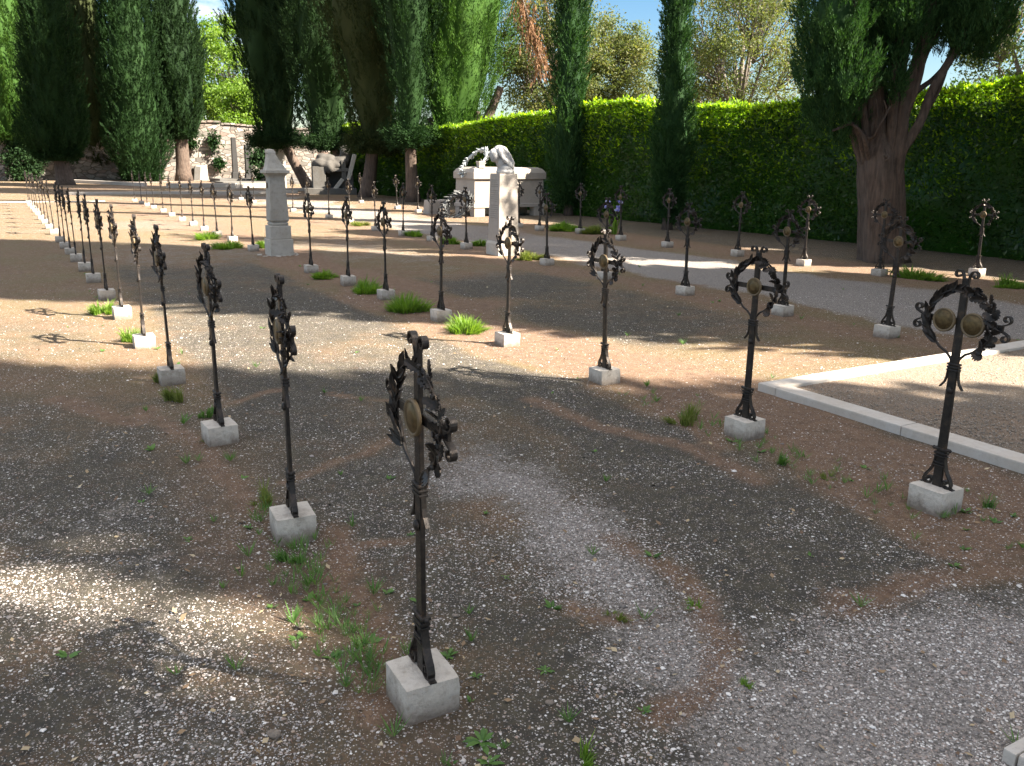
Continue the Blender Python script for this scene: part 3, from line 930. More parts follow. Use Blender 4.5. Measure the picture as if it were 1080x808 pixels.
def place_rows():
    protos = [cross_proto(s, False) for s in (1, 2, 3, 5, 6)]
    proto_d = cross_proto(4, True)
    used = set(); rng = random.Random(3)
    rows = {'A': [at(x, y, BZ) for x, y in ROW_A], 'B': [at(x, y, BZ) for x, y in ROW_B], 'D': [at(x, y, BZ) for x, y in ROW_D]}
    for k in range(9):
        f = (k + 1) / 9
        rows['A'].append(AW(19.12 + (35.15 - 19.12) * f, .69 + (.42 - .69) * f))
    C = []
    for i, p in enumerate(ROW_C):
        C.append(at(*p, BZ) if p else AW({6: 16.3, 11: 26.0}[i], {6: 7.45, 11: 7.75}[i]))
    rows['C'] = C
    k = 0
    for r, pts in rows.items():
        for i, p in enumerate(pts):
            pr = proto_d if (r, i) == ('B', 0) else protos[(i * 2 + ord(r)) % 5]
            o = pr if pr.name not in used else copy_thing(pr)
            used.add(pr.name)
            o.location = (p[0], p[1], rng.uniform(-.012, .003) if i else 0)
            o.rotation_euler = (math.radians(rng.gauss(0, .8)), math.radians(rng.gauss(0, .7)), math.radians(-60 + rng.uniform(-4, 4)))
            if (r, i) == ('B', 0): o.rotation_euler = (0, 0, math.radians(-60))
            lab = LAB.get((r, i)) or f'distant iron grave cross, {ORD[i]} from the front in {ROWTXT[r]}'
            tag(o, lab, 'grave cross', 'iron grave crosses on stone blocks standing in rows')
            k += 1


place_rows()

# ------------------------------------------------------------------ monuments
R30 = math.radians(30)


def on_plane(px, py, Y):
    """photo pixel to the point it shows on the upright plane at distance Y"""
    d = (px - 540) * _R + (404 - py) * _U + FPX * _F
    return np.array([0, 0, CAMH]) + d * (Y / d[1])


def blob_mesh(name, blobs, voxel, mat, parent=None, smooth_it=6, disp=None):
    """one continuous sculpted surface from overlapping ellipsoids"""
    bm = bmesh.new()
    for c, r, rot in blobs:
        m = Matrix.Translation(c) @ Matrix.Rotation(rot[2], 4, 'Z') @ Matrix.Rotation(rot[1], 4, 'Y') @ Matrix.Rotation(rot[0], 4, 'X') @ Matrix.Diagonal((*r, 1))
        bmesh.ops.create_icosphere(bm, subdivisions=3, radius=1, matrix=m)
    o = from_bm(name + '_tmp', bm)
    md = o.modifiers.new('r', 'REMESH'); md.mode = 'VOXEL'; md.voxel_size = voxel; md.use_smooth_shade = True
    s = o.modifiers.new('s', 'SMOOTH'); s.iterations = smooth_it; s.factor = .5
    dg = bpy.context.evaluated_depsgraph_get()
    me = bpy.data.meshes.new_from_object(o.evaluated_get(dg))
    old = o.data; bpy.data.objects.remove(o); bpy.data.meshes.remove(old)
    me.name = name; me.materials.clear()
    if disp:
        from mathutils import noise as mn
        me.calc_loop_triangles()
        for v in me.vertices: v.co += v.normal * (mn.noise(v.co * disp[1]) * disp[0])
    me.shade_smooth()
    return link_mesh(name, me, mat, parent)


def box_obj(name, c, s, mat, parent, bev=.012, top=(1, 1), rough=0.0, seed=0):
    bm = bmesh.new(); add_box(bm, c, s, 0, bev, top)
    if rough: sub_noise(bm, 3, rough, 3.0 / max(s[0], .2), seed)
    return from_bm(name, bm, mat, parent)


def profile_block(bm, levels):
    """square stack: list of (half_x, half_y, z)"""
    rings = []
    for hx, hy, z in levels:
        rings.append([bm.verts.new((x * hx, y * hy, z)) for x, y in ((-1, -1), (1, -1), (1, 1), (-1, 1))])
    for i in range(len(rings) - 1):
        for j in range(4):
            k = (j + 1) % 4
            bm.faces.new((rings[i][j], rings[i][k], rings[i + 1][k], rings[i + 1][j]))
    bm.faces.new(rings[0][::-1]); bm.faces.new(rings[-1])


# square stone pillar in the second row
p = at(292, 270)
root = empty('memorial_pillar', (p[0], p[1] + .18, 0), R30)
tag(root, 'square weathered stone pillar with a broken pediment cap standing among the iron crosses', 'memorial pillar')
box_obj('base_block', (0, 0, .13), (.40, .40, .30), M['marble'], root, .01)
box_obj('upper_block', (0, 0, .395), (.355, .355, .225), M['marble'], root, .012)
bm = bmesh.new(); profile_block(bm, [(.13, .13, .505), (.145, .145, .53), (.145, .145, .55), (.125, .125, .57)])
from_bm('neck_moulding', bm, M['marble'], root)
bm = bmesh.new(); profile_block(bm, [(.14, .14, .57), (.155, .155, .60), (.128, .128, 1.30)])
sh = from_bm('shaft', bm, M['marble'], root)
box_obj('iron_plate', (-.146, .02, 1.18), (.016, .04, .085), M['iron'], sh, .003)
bm = bmesh.new(); profile_block(bm, [(.13, .13, 1.30), (.135, .135, 1.33), (.165, .165, 1.37), (.20, .20, 1.385), (.20, .20, 1.43), (.165, .165, 1.435)])
from_bm('cornice', bm, M['marble'], root)
bm = bmesh.new(); profile_block(bm, [(.165, .15, 1.435), (.15, .14, 1.46), (.11, .125, 1.55), (.075, .11, 1.64), (.06, .10, 1.70), (.07, .10, 1.72), (.05, .085, 1.77)])
for v in bm.verts: v.co.x -= (v.co.z - 1.435) * .22
sub_noise(bm, 2, .014, 9)
from_bm('broken_cap', bm, M['marble'], root)
bm = bmesh.new()
for k in range(26):
    a = random.uniform(0, 2 * PI); q = random.uniform(.22, .36)
    bmesh.ops.create_icosphere(bm, subdivisions=1, radius=random.uniform(.02, .05), matrix=Matrix.Translation((math.cos(a) * q, math.sin(a) * q, 0)) @ Matrix.Diagonal((1, 1, .5, 1)))
from_bm('mortar_skirt', bm, M['marble'], root)

# pedestal with the veiled bust
c = at(526, 270); c = c + .2 * np.array([.866, .5, 0]) + .2 * np.array([-.5, .866, 0])
root = empty('bust_pedestal', (c[0], c[1], 0), R30)
tag(root, 'tall pale stone pedestal carrying the veiled bust, lettered on its shaded left face', 'pedestal')
bm = bmesh.new(); profile_block(bm, [(.22, .225, -.08), (.225, .23, .20), (.205, .21, .245)])
from_bm('plinth', bm, M['marble'], root)
bm = bmesh.new(); profile_block(bm, [(.20, .20, .245), (.175, .175, 1.38), (.17, .17, 1.41)])
sh = from_bm('shaft', bm, M['tomb'], root)
M['engraved'] = mat_stone('engraved_lettering', (.19, .175, .16), (.10, .09, .085), (.22, .2, .18), 3, .2, .4)
bm = bmesh.new(); rr = random.Random(2)
for r_ in range(19):
    z = 1.30 - r_ * .036; y = .135
    if r_ in (4, 11): continue
    xf = -(.175 + (1.38 - z) / 1.135 * .025) - .0008
    end = rr.choice((-.13, -.12, -.09))
    while y > end:
        ln = rr.uniform(.008, .03)
        add_box(bm, (xf, y - ln / 2, z), (.003, ln, .0085)); y -= ln + .009
from_bm('inscription', bm, M['engraved'], sh)

bust = empty('veiled_bust', (c[0], c[1], 1.41), R30)
tag(bust, 'marble bust of a bowed veiled woman looking down from the top of the pedestal', 'statue')
D2 = math.radians
fig = [((.03, 0, .03), (.15, .15, .07), (0, 0, 0)),
       ((.02, 0, .09), (.125, .135, .09), (0, D2(-10), 0)),
       ((-.02, 0, .18), (.085, .09, .11), (0, D2(-20), 0)),
       ((-.085, 0, .285), (.085, .078, .115), (0, D2(-28), 0)),
       ((-.150, 0, .275), (.02, .016, .034), (0, D2(-38), 0)),
       ((-.139, 0, .315), (.030, .056, .022), (0, D2(-30), 0)),
       ((-.133, 0, .232), (.022, .028, .010), (0, D2(-20), 0)),
       ((-.121, 0, .207), (.028, .030, .024), (0, 0, 0)),
       ((-.125, .032, .268), (.024, .022, .03), (0, 0, 0)), ((-.125, -.032, .268), (.024, .022, .03), (0, 0, 0))]
fig = [((c_[0] * 1.12 - .085 * (c_[2] > .2) - .03 * (.15 < c_[2] <= .2), c_[1] * 1.12, c_[2] * 1.06), (r_[0] * 1.12, r_[1] * 1.12, r_[2] * 1.08), q_) for c_, r_, q_ in fig]
blob_mesh('head_and_shoulders', fig, .009, M['statue'], bust, 4)
veil = [((-.055, 0, .36), (.095, .105, .085), (0, D2(-25), 0)),
        ((.0, 0, .335), (.10, .115, .10), (0, D2(20), 0)),
        ((.065, 0, .25), (.08, .125, .14), (0, D2(-32), 0)),
        ((.12, 0, .14), (.065, .135, .13), (0, D2(-25), 0))]
for s in (-1, 1):
    veil += [((-.06, s * .092, .32), (.05, .017, .10), (0, D2(-22), s * .15)), ((-.02, s * .11, .245), (.045, .018, .115), (0, D2(-35), 0)),
             ((.05, s * .125, .165), (.035, .02, .11), (0, D2(-45), 0)), ((.10, s * .12, .25), (.02, .022, .13), (0, D2(-30), 0)), ((.03, s * .10, .33), (.018, .02, .11), (0, D2(-38), 0))]
veil = [((c_[0] * 1.12 - .04, c_[1] * 1.12, c_[2] * 1.06 + .005), (r_[0] * 1.1, r_[1] * 1.1, r_[2] * 1.08), q_) for c_, r_, q_ in veil]
blob_mesh('veil', veil, .010, M['statue'], bust, 3)

# sarcophagus
tl = at(500, 229)
tomb = empty('sarcophagus', (tl[0], tl[1], 0), R30)
tag(tomb, 'large pale stone sarcophagus raised on four feet in front of the clipped hedge', 'sarcophagus')
LX, LY = 2.5, 1.35
for x in (.20, LX - .20):
    for y in (.16, LY - .16):
        box_obj('foot', (x, y, .10), (.36, .28, .34), M['tomb'], tomb, .012)
bm = bmesh.new()
profile_block(bm, [(LX / 2, LY / 2, .27), (LX / 2, LY / 2, .36), (LX / 2 - .03, LY / 2 - .03, .385), (LX / 2 - .045, LY / 2 - .045, 1.10)])
for v in bm.verts: v.co += Vector((LX / 2, LY / 2, 0))
from_bm('chest', bm, M['tomb'], tomb)
bm = bmesh.new()
profile_block(bm, [(LX / 2 - .04, LY / 2 - .04, 1.10), (LX / 2 + .015, LY / 2 + .015, 1.115), (LX / 2 + .015, LY / 2 + .015, 1.30), (LX / 2 - .05, LY / 2 - .06, 1.40), (LX / 2 - .16, LY / 2 - .2, 1.46)])
for v in bm.verts: v.co += Vector((LX / 2, LY / 2, 0))
from_bm('lid', bm, M['tomb'], tomb)
vb = empty('flower_vase', tuple(on_plane(507, 178, tl[1] + .3)), R30)
vb.location.z = 1.46
tag(vb, 'small pale square stone vase block on the left end of the sarcophagus lid', 'vase')
bm = bmesh.new(); profile_block(bm, [(.10, .10, -.02), (.09, .09, .05), (.11, .11, .16), (.10, .10, .17)])
from_bm('vase_body', bm, M['tomb'], vb)


def wreath(name, ctr, e1, e2, R1, R2, rt, mat, n, ll, seed, label, cat):
    rng = random.Random(seed)
    e1 = Vector(e1).normalized(); e2 = Vector(e2); e2 = (e2 - e1 * e2.dot(e1)).normalized(); nn = e1.cross(e2)
    root = empty(name, ctr); tag(root, label, cat)
    pts = []
    for i in range(41):
        f = 2 * PI * i / 40
        pts.append(e1 * (R1 * math.cos(f)) + e2 * (R2 * math.sin(f)))
    V, F = tube_np(np.array([tuple(p) for p in pts]), [rt * (.55 + .12 * math.sin(i * 2.1)) for i in range(41)], 9)
    bm = bmesh.new()
    vs = [bm.verts.new(v) for v in V]
    for fs in F:
        for q in fs: bm.faces.new([vs[i] for i in q])
    from_bm('wreath_ring', bm, mat, root, True)
    bm = bmesh.new()
    for i in range(n):
        f = 2 * PI * i / n
        c_ = e1 * (R1 * math.cos(f)) + e2 * (R2 * math.sin(f)); t = (-e1 * math.sin(f) * R1 + e2 * math.cos(f) * R2).normalized()
        out = c_.normalized()
        for k in range(4):
            b = rng.uniform(0, 2 * PI); o_ = out * math.cos(b) + nn * math.sin(b)
            iron_leaf(bm, c_ + o_ * rt * .4, t + o_ * .75, o_, ll * rng.uniform(.8, 1.2), ll * .42, LAUREL, .4, .2, .003)
    from_bm('wreath_leaves', bm, mat, root)
    return root


M['wreath_pale'] = mat_stone('pale_bronze_patina', (.36, .40, .42), (.15, .17, .18), (.28, .31, .32), 6, .4, .6, .55)
w1 = wreath('bronze_wreath', tuple(on_plane(500, 171, 26.6)), (.72, 0, .7), (-.30, .8, .35), .50, .42, .06, M['wreath_pale'], 30, .12, 3, 'slender grey bronze laurel wreath propped upright on the left end of the sarcophagus lid', 'wreath')
bm = bmesh.new(); rr = random.Random(9)
for k in range(26):
    iron_leaf(bm, (-.30 + rr.uniform(-.06, .12), rr.uniform(-.1, .1), -.36 + rr.uniform(-.03, .06)), (rr.uniform(-1, .7), rr.uniform(-.6, .6), rr.uniform(-.3, .45)), (0, -.3, 1), .28, .10, LAUREL, .4, .3, .004)
from_bm('leaf_spray', bm, M['wreath_pale'], w1)
w2 = wreath('bronze_wreath', tuple(on_plane(481, 218, 25.7)), (.74, .1, .62), (-.25, .55, .55), .45, .38, .13, M['bronze_leaf'], 34, .17, 5, 'thick dark bronze wreath leaning against the shaded left end of the sarcophagus', 'wreath')
sl = at(460, 226)
root = empty('stone_block', (sl[0], sl[1] + .25, 0), R30)
tag(root, 'low rough pale stone block lying left of the leaning bronze wreath', 'stone block')
bm = bmesh.new(); add_box(bm, (0, 0, .2), (.80, .46, .48), 0, .05, (.9, .85)); sub_noise(bm, 2, .02, 4)
from_bm('rough_block', bm, M['tomb'], root)

# grotto like memorial under the trees
gp = at(347, 205)
root = empty('grotto_memorial', (gp[0], gp[1], 0), math.radians(12))
tag(root, 'grey stone memorial with piers, rough rocks and a dark opening under the cypresses', 'memorial')
Gs = .0475


def gx_(px): return (px - 347) * Gs


def gz_(py): return (204.5 - py) * Gs


box_obj('plinth', (gx_(349), .6, .12), (2.5, 1.9, .34), M['grey_stone'], root, .02)
box_obj('pier', (gx_(338), .6, gz_(190) + .1), (.62, 1.1, 1.05), M['grey_stone'], root, .02)
box_obj('pier', (gx_(363), .35, gz_(187)), (.22, .4, 1.6), M['grey_stone'], root, .015)
box_obj('back_wall', (gx_(350), 1.25, gz_(186)), (1.9, .3, 1.55), M['grey_stone'], root, .02)
box_obj('ceiling_slab', (gx_(351), .7, gz_(180)), (1.75, 1.2, .16), M['grey_stone'], root, .02)
blob_mesh('rock_crown', [((gx_(340), .5, gz_(175)), (.42, .5, .27), (0, 0, .2)), ((gx_(348), .3, gz_(177)), (.28, .4, .30), (.2, 0, 0)), ((gx_(355), .6, gz_(176)), (.36, .5, .28), (0, .2, 0)), ((gx_(361), .7, gz_(172)), (.42, .5, .3), (0, -.3, 0)), ((gx_(366), .7, gz_(163)), (.34, .3, .42), (0, .3, 0)), ((gx_(346), .8, gz_(169)), (.5, .4, .22), (0, .2, 0))], .06, M['dark_rock'], root, 2, (.12, 2.6))
bm = bmesh.new(); add_box(bm, (0, 0, 0), (.20, .9, 1.25), 0, .02)
o = from_bm('leaning_slab', bm, M['marble'], root); o.location = (gx_(371), .5, gz_(177)); o.rotation_euler = (0, .28, 0)
bm = bmesh.new(); add_box(bm, (0, 0, 0), (.18, .5, .85), 0, .02)
o = from_bm('leaning_slab', bm, M['marble'], root); o.location = (gx_(356), .2, gz_(196)); o.rotation_euler = (0, .68, 0)
box_obj('side_pier', (gx_(370), .6, gz_(191)), (.22, .9, 1.3), M['grey_stone'], root, .02)


def headstone(px, py, w, h, th, mat, label, cat='headstone', name='headstone', lean=0.0, top=(1, 1), base=None, Y=None):
    p = at(px, py)
    root = empty(name, (p[0], p[1], 0), R30); root.rotation_euler = (0, lean, R30)
    tag(root, label, cat)
    bm = bmesh.new(); add_box(bm, (0, 0, h / 2 - .1), (w, th, h + .2), 0, .02, top)
    sub_noise(bm, 2, .012, 3)
    from_bm('slab', bm, mat, root)
    if base:
        box_obj('base', (0, 0, base[2] / 2 - .05), (base[0], base[1], base[2] + .1), mat, root, .03, (.8, .8))
    return root


headstone(249, 192, .42, 3.15, .42, M['shade_dark_post'], 'taller of the two shade-dark stone posts in front of the sunlit wall', 'stone post', 'stone_post', 0, (.72, .72), (.62, .62, .7))
headstone(263, 192, .46, 2.65, .46, M['shade_dark_post'], 'shorter shade-dark stone post in front of the wall, right of the taller one', 'stone post', 'stone_post', 0, (.85, .85), (.62, .62, .6))
headstone(297, 199, .50, 2.45, .42, M['marble'], 'tall plain pale stone slab behind the square pillar', 'stone post', 'stone_post', 0, (1, 1))
headstone(214, 190, .85, 1.15, .22, M['tomb'], 'white upright headstone in the sun before the rubble wall', lean=-.03)
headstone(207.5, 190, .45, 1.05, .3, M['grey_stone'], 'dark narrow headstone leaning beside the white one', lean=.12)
headstone(200, 189.5, .7, .75, .3, M['tomb'], 'small low pale headstone left of the leaning dark one')
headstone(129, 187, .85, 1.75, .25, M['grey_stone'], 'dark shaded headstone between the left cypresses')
headstone(79, 189, 1.0, .3, .6, M['marble'], 'low grey stone slab lying before the shaded left part of the wall', 'stone slab', 'stone_slab')
# steps below the two posts and long low kerbs of the far plots
bm = bmesh.new()
grid_box(bm, 63.0, 66.6, 12.6, 19.5, -.1, .28, .03)
grid_box(bm, 60.0, 62.9, 12.2, 20.0, -.1, .14, .03)
tag(from_bm('stone_terrace', bm, M['grey_stone']), kind='structure')
bm = bmesh.new()
grid_box(bm, 43.2, 43.4, 2.0, 12.4, -.1, .12, .02)
grid_box(bm, 36.4, 36.6, -16, 3.0, -.1, .02, .02)
grid_box(bm, 52.6, 52.95, 7.6, 13.4, -.1, .25, .02)
grid_box(bm, 46.5, 46.8, 12.2, 16.4, -.1, .14, .02)
tag(from_bm('plot_kerb', bm, M['kerb']), kind='structure')
p0, p1 = at(75, 192.5), at(153, 196.5)
bm = bmesh.new(); d = p1 - p0; add_box(bm, ((p0[0] + p1[0]) / 2, (p0[1] + p1[1]) / 2, .05), (float(np.hypot(d[0], d[1])), .28, .3), math.atan2(d[1], d[0]), .02)
tag(from_bm('border_kerb', bm, M['kerb']), kind='structure')

# rubble wall closing the graveyard
bm = bmesh.new()
N = 90; a0 = 72.0
w_ = np.linspace(-16, 34, N)
rr = random.Random(4)
tops = [4.4 + .28 * math.sin(x * .23) + rr.uniform(-.07, .07) for x in w_]
ring = []
for x, h in zip(w_, tops):
    ring.append([bm.verts.new(AW(a0 + e, x, z)) for e, z in ((0, -.3), (0.03, h * .5), (.06, h), (.5, h), (.5, -.3))])
for i in range(N - 1):
    for j in range(4):
        bm.faces.new((ring[i][j], ring[i + 1][j], ring[i + 1][j + 1], ring[i][j + 1]))
bm.faces.new(ring[0]); bm.faces.new(ring[-1][::-1])
root = empty('rubble_wall', tuple(AW(a0, 9)))
tag(root, 'long high rubble stone wall with patched masonry closing the far end of the graveyard', 'wall')
wo = from_bm('masonry', bm, M['wall'], root); wo.matrix_parent_inverse = Matrix.Translation(-Vector(AW(a0, 9)))
bm = bmesh.new(); x = -16.0; rr = random.Random(8)
while x < 33.5:
    L = rr.uniform(.5, 1.1); h = float(np.interp(x + L / 2, w_, tops))
    c = AW(a0 + .27, x + L / 2, h + .05)
    add_box(bm, c, (L - .03, .66, .13 + rr.uniform(-.02, .04)), R30 + rr.uniform(-.02, .02), .02); x += L
co = from_bm('coping', bm, M['wall'], root); co.matrix_parent_inverse = Matrix.Translation(-Vector(AW(a0, 9)))

# ------------------------------------------------------------------ trees
def sprays(anc, out, L, rad, nb, bl, bw, rng, spread=.36, up=1.0, outk=.35):
    """upright plumes of scale-leaf twigs growing from anchor points"""
    n = len(anc)
    ax = unit(np.array([0, 0, up])[None] + out * outk + .22 * rng.normal(size=(n, 3)))
    Ls = L * (.6 + .7 * rng.random(n))
    i = np.repeat(np.arange(n), nb); m = len(i)
    u = rng.random(m)
    P = anc[i] + ax[i] * (Ls[i] * (u - .3))[:, None] + rand_unit(m, rng) * (rad * (1.05 - .75 * u) * np.sqrt(rng.random(m)))[:, None]
    A = unit(ax[i] + spread * rand_unit(m, rng) + .2 * out[i])
    B = unit(np.cross(A, rand_unit(m, rng)))
    l = bl * (.6 + .8 * rng.random(m)); w = bw * (.6 + .7 * rng.random(m))
    return leaves_np(P, A * l[:, None], B * w[:, None] * .5)


def lump_surface(rfun, z0, z1, k, seed, nz=26, nt=28):
    z = np.linspace(z0, z1, nz); t = np.linspace(0, 2 * PI, nt, endpoint=False)
    Z, T = np.meshgrid(z, t, indexing='ij')
    Rr = rfun((Z - z0) / (z1 - z0), T, Z) * k
    V = np.stack([Rr * np.cos(T), Rr * np.sin(T), Z], -1).reshape(-1, 3)
    F = []
    for i in range(nz - 1):
        for j in range(nt):
            q = (j + 1) % nt
            F.append((i * nt + j, i * nt + q, (i + 1) * nt + q, (i + 1) * nt + j))
    return V, [np.array(F)]


def cypress(label, px, D, r, zb, H, mat, seed, ground_px=None, n=900, nb=26, bl=.20, bw=.06, L=.75, prof='column', trunk_r=.3, lean=(0, 0), X=None, lump=.22, trunk_lean=(0, 0), rough=.14, group=None, fork=False):
    rng = np.random.default_rng(seed)
    x = (px - 540) / FPX * D * .974 if X is None else X
    root = empty('cypress_tree', (x, D, 0))
    tag(root, label, 'cypress', group)

    def rfun(t, th, z):
        if prof == 'column': b = np.minimum(1, .42 + t * 5.5) * np.clip((1 - t) * 1.6, 0, 1) ** .55
        elif prof == 'mast': b = np.minimum(1, .42 + t * 5.5) * np.clip((1 - t) * 3, 0, 1) ** .6
        elif prof == 'cone': b = np.minimum(1, .45 + t * 7) * np.clip(1 - t * .97, 0, 1) ** .62
        elif prof == 'vase': b = np.minimum(1, .34 + t * 2.6) * np.clip((1 - t) * 1.7, 0, 1) ** .5
        else: b = np.minimum(1, .75 + t * 3) * np.clip((1 - t) * 2.2, 0, 1) ** .5 * (1 + .30 * np.exp(-((z - 2.0) / 1.1) ** 2))
        q = np.stack([np.cos(th) * 2.1 + seed, np.sin(th) * 2.1, z * .45], -1)
        q2 = np.stack([np.cos(th) * 5.3, np.sin(th) * 5.3 + seed, z * 1.1], -1)
        return r * b * (1 + lump * 2 * (vnoise(q, seed) - .5) + lump * 1.2 * (vnoise(q2, seed + 3) - .5))
    t = rng.random(n * 3); th = rng.random(n * 3) * 2 * PI; z = zb + t * (H - zb)
    R_ = rfun(t, th, z)
    k = rng.random(n * 3) < R_ / (r * 1.3); t, th, z, R_ = t[k][:n], th[k][:n], z[k][:n], R_[k][:n]
    rr_ = R_ * (1 - rough * 2.2 * rng.random(len(t)) ** 1.5) + rough * .5 * r * rng.random(len(t)) ** 3
    out = np.stack([np.cos(th), np.sin(th), np.zeros_like(th)], -1)
    anc = np.stack([np.cos(th) * rr_, np.sin(th) * rr_, z], -1)
    anc[:, 0] += (z - zb) * lean[0]; anc[:, 1] += (z - zb) * lean[1]
    fine = D < 80 and H - zb < 40 and lump > .1
    if fine: nb, bl, bw = int(nb * 1.6), bl * .78, bw * .62
    Vs = [sprays(anc, out, L, L * .16, nb, bl, bw, rng)]
    cv, cf = lump_surface(rfun, zb + .1, H - .3, .66 if lump > .1 else .9, seed)
    cv[:, 0] += (cv[:, 2] - zb) * lean[0]; cv[:, 1] += (cv[:, 2] - zb) * lean[1]
    # ragged fringe hanging under the crown
    m = n // 9
    th2 = rng.random(m) * 2 * PI; q = r * .62 * np.sqrt(rng.random(m))
    a2 = np.stack([np.cos(th2) * q, np.sin(th2) * q, zb + .25 + .5 * rng.random(m)], -1)
    Vs.append(sprays(a2, np.stack([np.cos(th2), np.sin(th2), -.4 + 0 * th2], -1), L * .8, L * .3, nb, bl, bw, rng, .8, .4))
    Vs.append((cv, cf))
    V, F = join_np(Vs)
    from_np('crown', V, F, M[mat], root)
    tz = min(zb + (H - zb) * .5, zb + 2.5)
    if not fork:
        pth = [(trunk_lean[0] * (1 - f) ** 1.5, trunk_lean[1] * (1 - f), -.15 + f * (tz + .15)) for f in np.linspace(0, 1, 9)]
        V, F = tube_np(pth, trunk_r * np.array([1.45, 1.12, 1.0, .95, .92, .86, .8, .72, .6]), 18, .10, seed)
        from_np('trunk', V, F, M['bark'], root, True)
    return root


# far left cypresses
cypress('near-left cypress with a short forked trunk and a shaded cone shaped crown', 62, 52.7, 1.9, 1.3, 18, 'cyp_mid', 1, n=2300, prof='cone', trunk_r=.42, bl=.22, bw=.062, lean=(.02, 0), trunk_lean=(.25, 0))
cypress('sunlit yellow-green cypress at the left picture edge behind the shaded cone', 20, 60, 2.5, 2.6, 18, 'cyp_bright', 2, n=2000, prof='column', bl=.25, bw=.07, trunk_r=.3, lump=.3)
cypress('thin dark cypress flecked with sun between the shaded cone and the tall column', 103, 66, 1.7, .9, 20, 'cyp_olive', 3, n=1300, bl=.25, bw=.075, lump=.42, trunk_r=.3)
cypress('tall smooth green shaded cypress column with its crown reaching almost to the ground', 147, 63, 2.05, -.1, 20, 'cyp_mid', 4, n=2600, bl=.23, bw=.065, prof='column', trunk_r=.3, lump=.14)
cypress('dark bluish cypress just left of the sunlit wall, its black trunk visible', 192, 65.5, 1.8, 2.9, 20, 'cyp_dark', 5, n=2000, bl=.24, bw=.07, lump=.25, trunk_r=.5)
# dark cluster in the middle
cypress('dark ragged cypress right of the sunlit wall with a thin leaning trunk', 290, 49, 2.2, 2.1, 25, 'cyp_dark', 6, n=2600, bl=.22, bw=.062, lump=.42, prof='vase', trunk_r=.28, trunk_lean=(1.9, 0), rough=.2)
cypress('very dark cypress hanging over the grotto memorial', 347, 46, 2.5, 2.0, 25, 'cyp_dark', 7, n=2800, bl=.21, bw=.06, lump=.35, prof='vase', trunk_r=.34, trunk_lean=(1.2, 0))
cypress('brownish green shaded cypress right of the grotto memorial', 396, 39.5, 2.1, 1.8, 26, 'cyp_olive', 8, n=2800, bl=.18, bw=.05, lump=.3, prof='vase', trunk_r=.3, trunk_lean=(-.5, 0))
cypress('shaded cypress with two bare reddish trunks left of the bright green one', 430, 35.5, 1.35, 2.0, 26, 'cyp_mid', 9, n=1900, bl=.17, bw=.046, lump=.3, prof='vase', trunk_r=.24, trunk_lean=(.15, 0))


def limb(parent, pts, r0, r1, seed, mat='bark', flute=.08, seg=10, name='limb'):
    pts = np.array(pts, float)
    # smooth
    for _ in range(2):
        q = [pts[0]]
        for i in range(len(pts) - 1): q += [pts[i] * .75 + pts[i + 1] * .25, pts[i] * .25 + pts[i + 1] * .75]
        q.append(pts[-1]); pts = np.array(q)
    V, F = tube_np(pts, np.linspace(r0, r1, len(pts)), seg, flute, seed)
    return from_np(name, V, F, M[mat], parent, True)


# bright cypress behind the tomb
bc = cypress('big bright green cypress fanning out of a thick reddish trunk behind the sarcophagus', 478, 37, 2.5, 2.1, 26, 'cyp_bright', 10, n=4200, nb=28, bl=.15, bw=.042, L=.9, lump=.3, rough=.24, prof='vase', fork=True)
X0 = bc.location.x


def loc_pt(px, py, Y, o): return on_plane(px, py, Y) - np.array(o.location)


base = loc_pt(489, 207, 36.6, bc)
for nm, r0, r1, pts in (('trunk', .50, .30, [(489, 207), (488, 180), (487, 150), (486, 120)]), ('limb', .26, .14, [(496, 200), (503, 165), (508, 140), (520, 112), (528, 92)]), ('limb', .22, .12, [(483, 195), (474, 165), (462, 145), (452, 125)]), ('limb', .16, .10, [(499, 205), (501, 175), (500, 150), (505, 118)])):
    limb(bc, [loc_pt(x, y, 36.4 + .1 * i, bc) for i, (x, y) in enumerate(pts)], r0, r1, 3, name=nm, seg=14, flute=.12)
rng = np.random.default_rng(77)
pts = np.array([loc_pt(545 + 29 * f ** 1.1, -25 + 98 * f, 36.2, bc) for f in np.linspace(0, 1, 16)])
V, F = tube_np(pts, np.linspace(.04, .012, 16), 6)
db = from_np('dead_branch', V, F, M['bark_grey'], bc)
anc = np.repeat(pts[3:], 9, 0) + rng.normal(size=(13 * 9, 3)) * np.array([.22, .15, .1])
V, F = sprays(anc, np.zeros_like(anc) + np.array([.3, 0, 0]), .8, .07, 22, .16, .035, rng, .35, -1.0)
from_np('dead_foliage', V, F, M['dead'], db)

# two slim columns before the hedge
cypress('left slim columnar cypress rising in front of the hedge', 598, 27.3, .44, .25, 22, 'cyp_slim', 12, n=2400, nb=26, bl=.13, bw=.036, L=.5, lump=.3, prof='slim', trunk_r=.12, lean=(-.012, 0), rough=.22, group='slim columnar cypresses')
cypress('right slim columnar cypress in front of the hedge, sun flecks on its side', 704, 21.8, .34, .2, 17, 'cyp_slim', 13, n=2400, nb=28, bl=.11, bw=.03, L=.45, lump=.32, prof='slim', trunk_r=.11, lean=(-.008, 0), rough=.24, group='slim columnar cypresses')


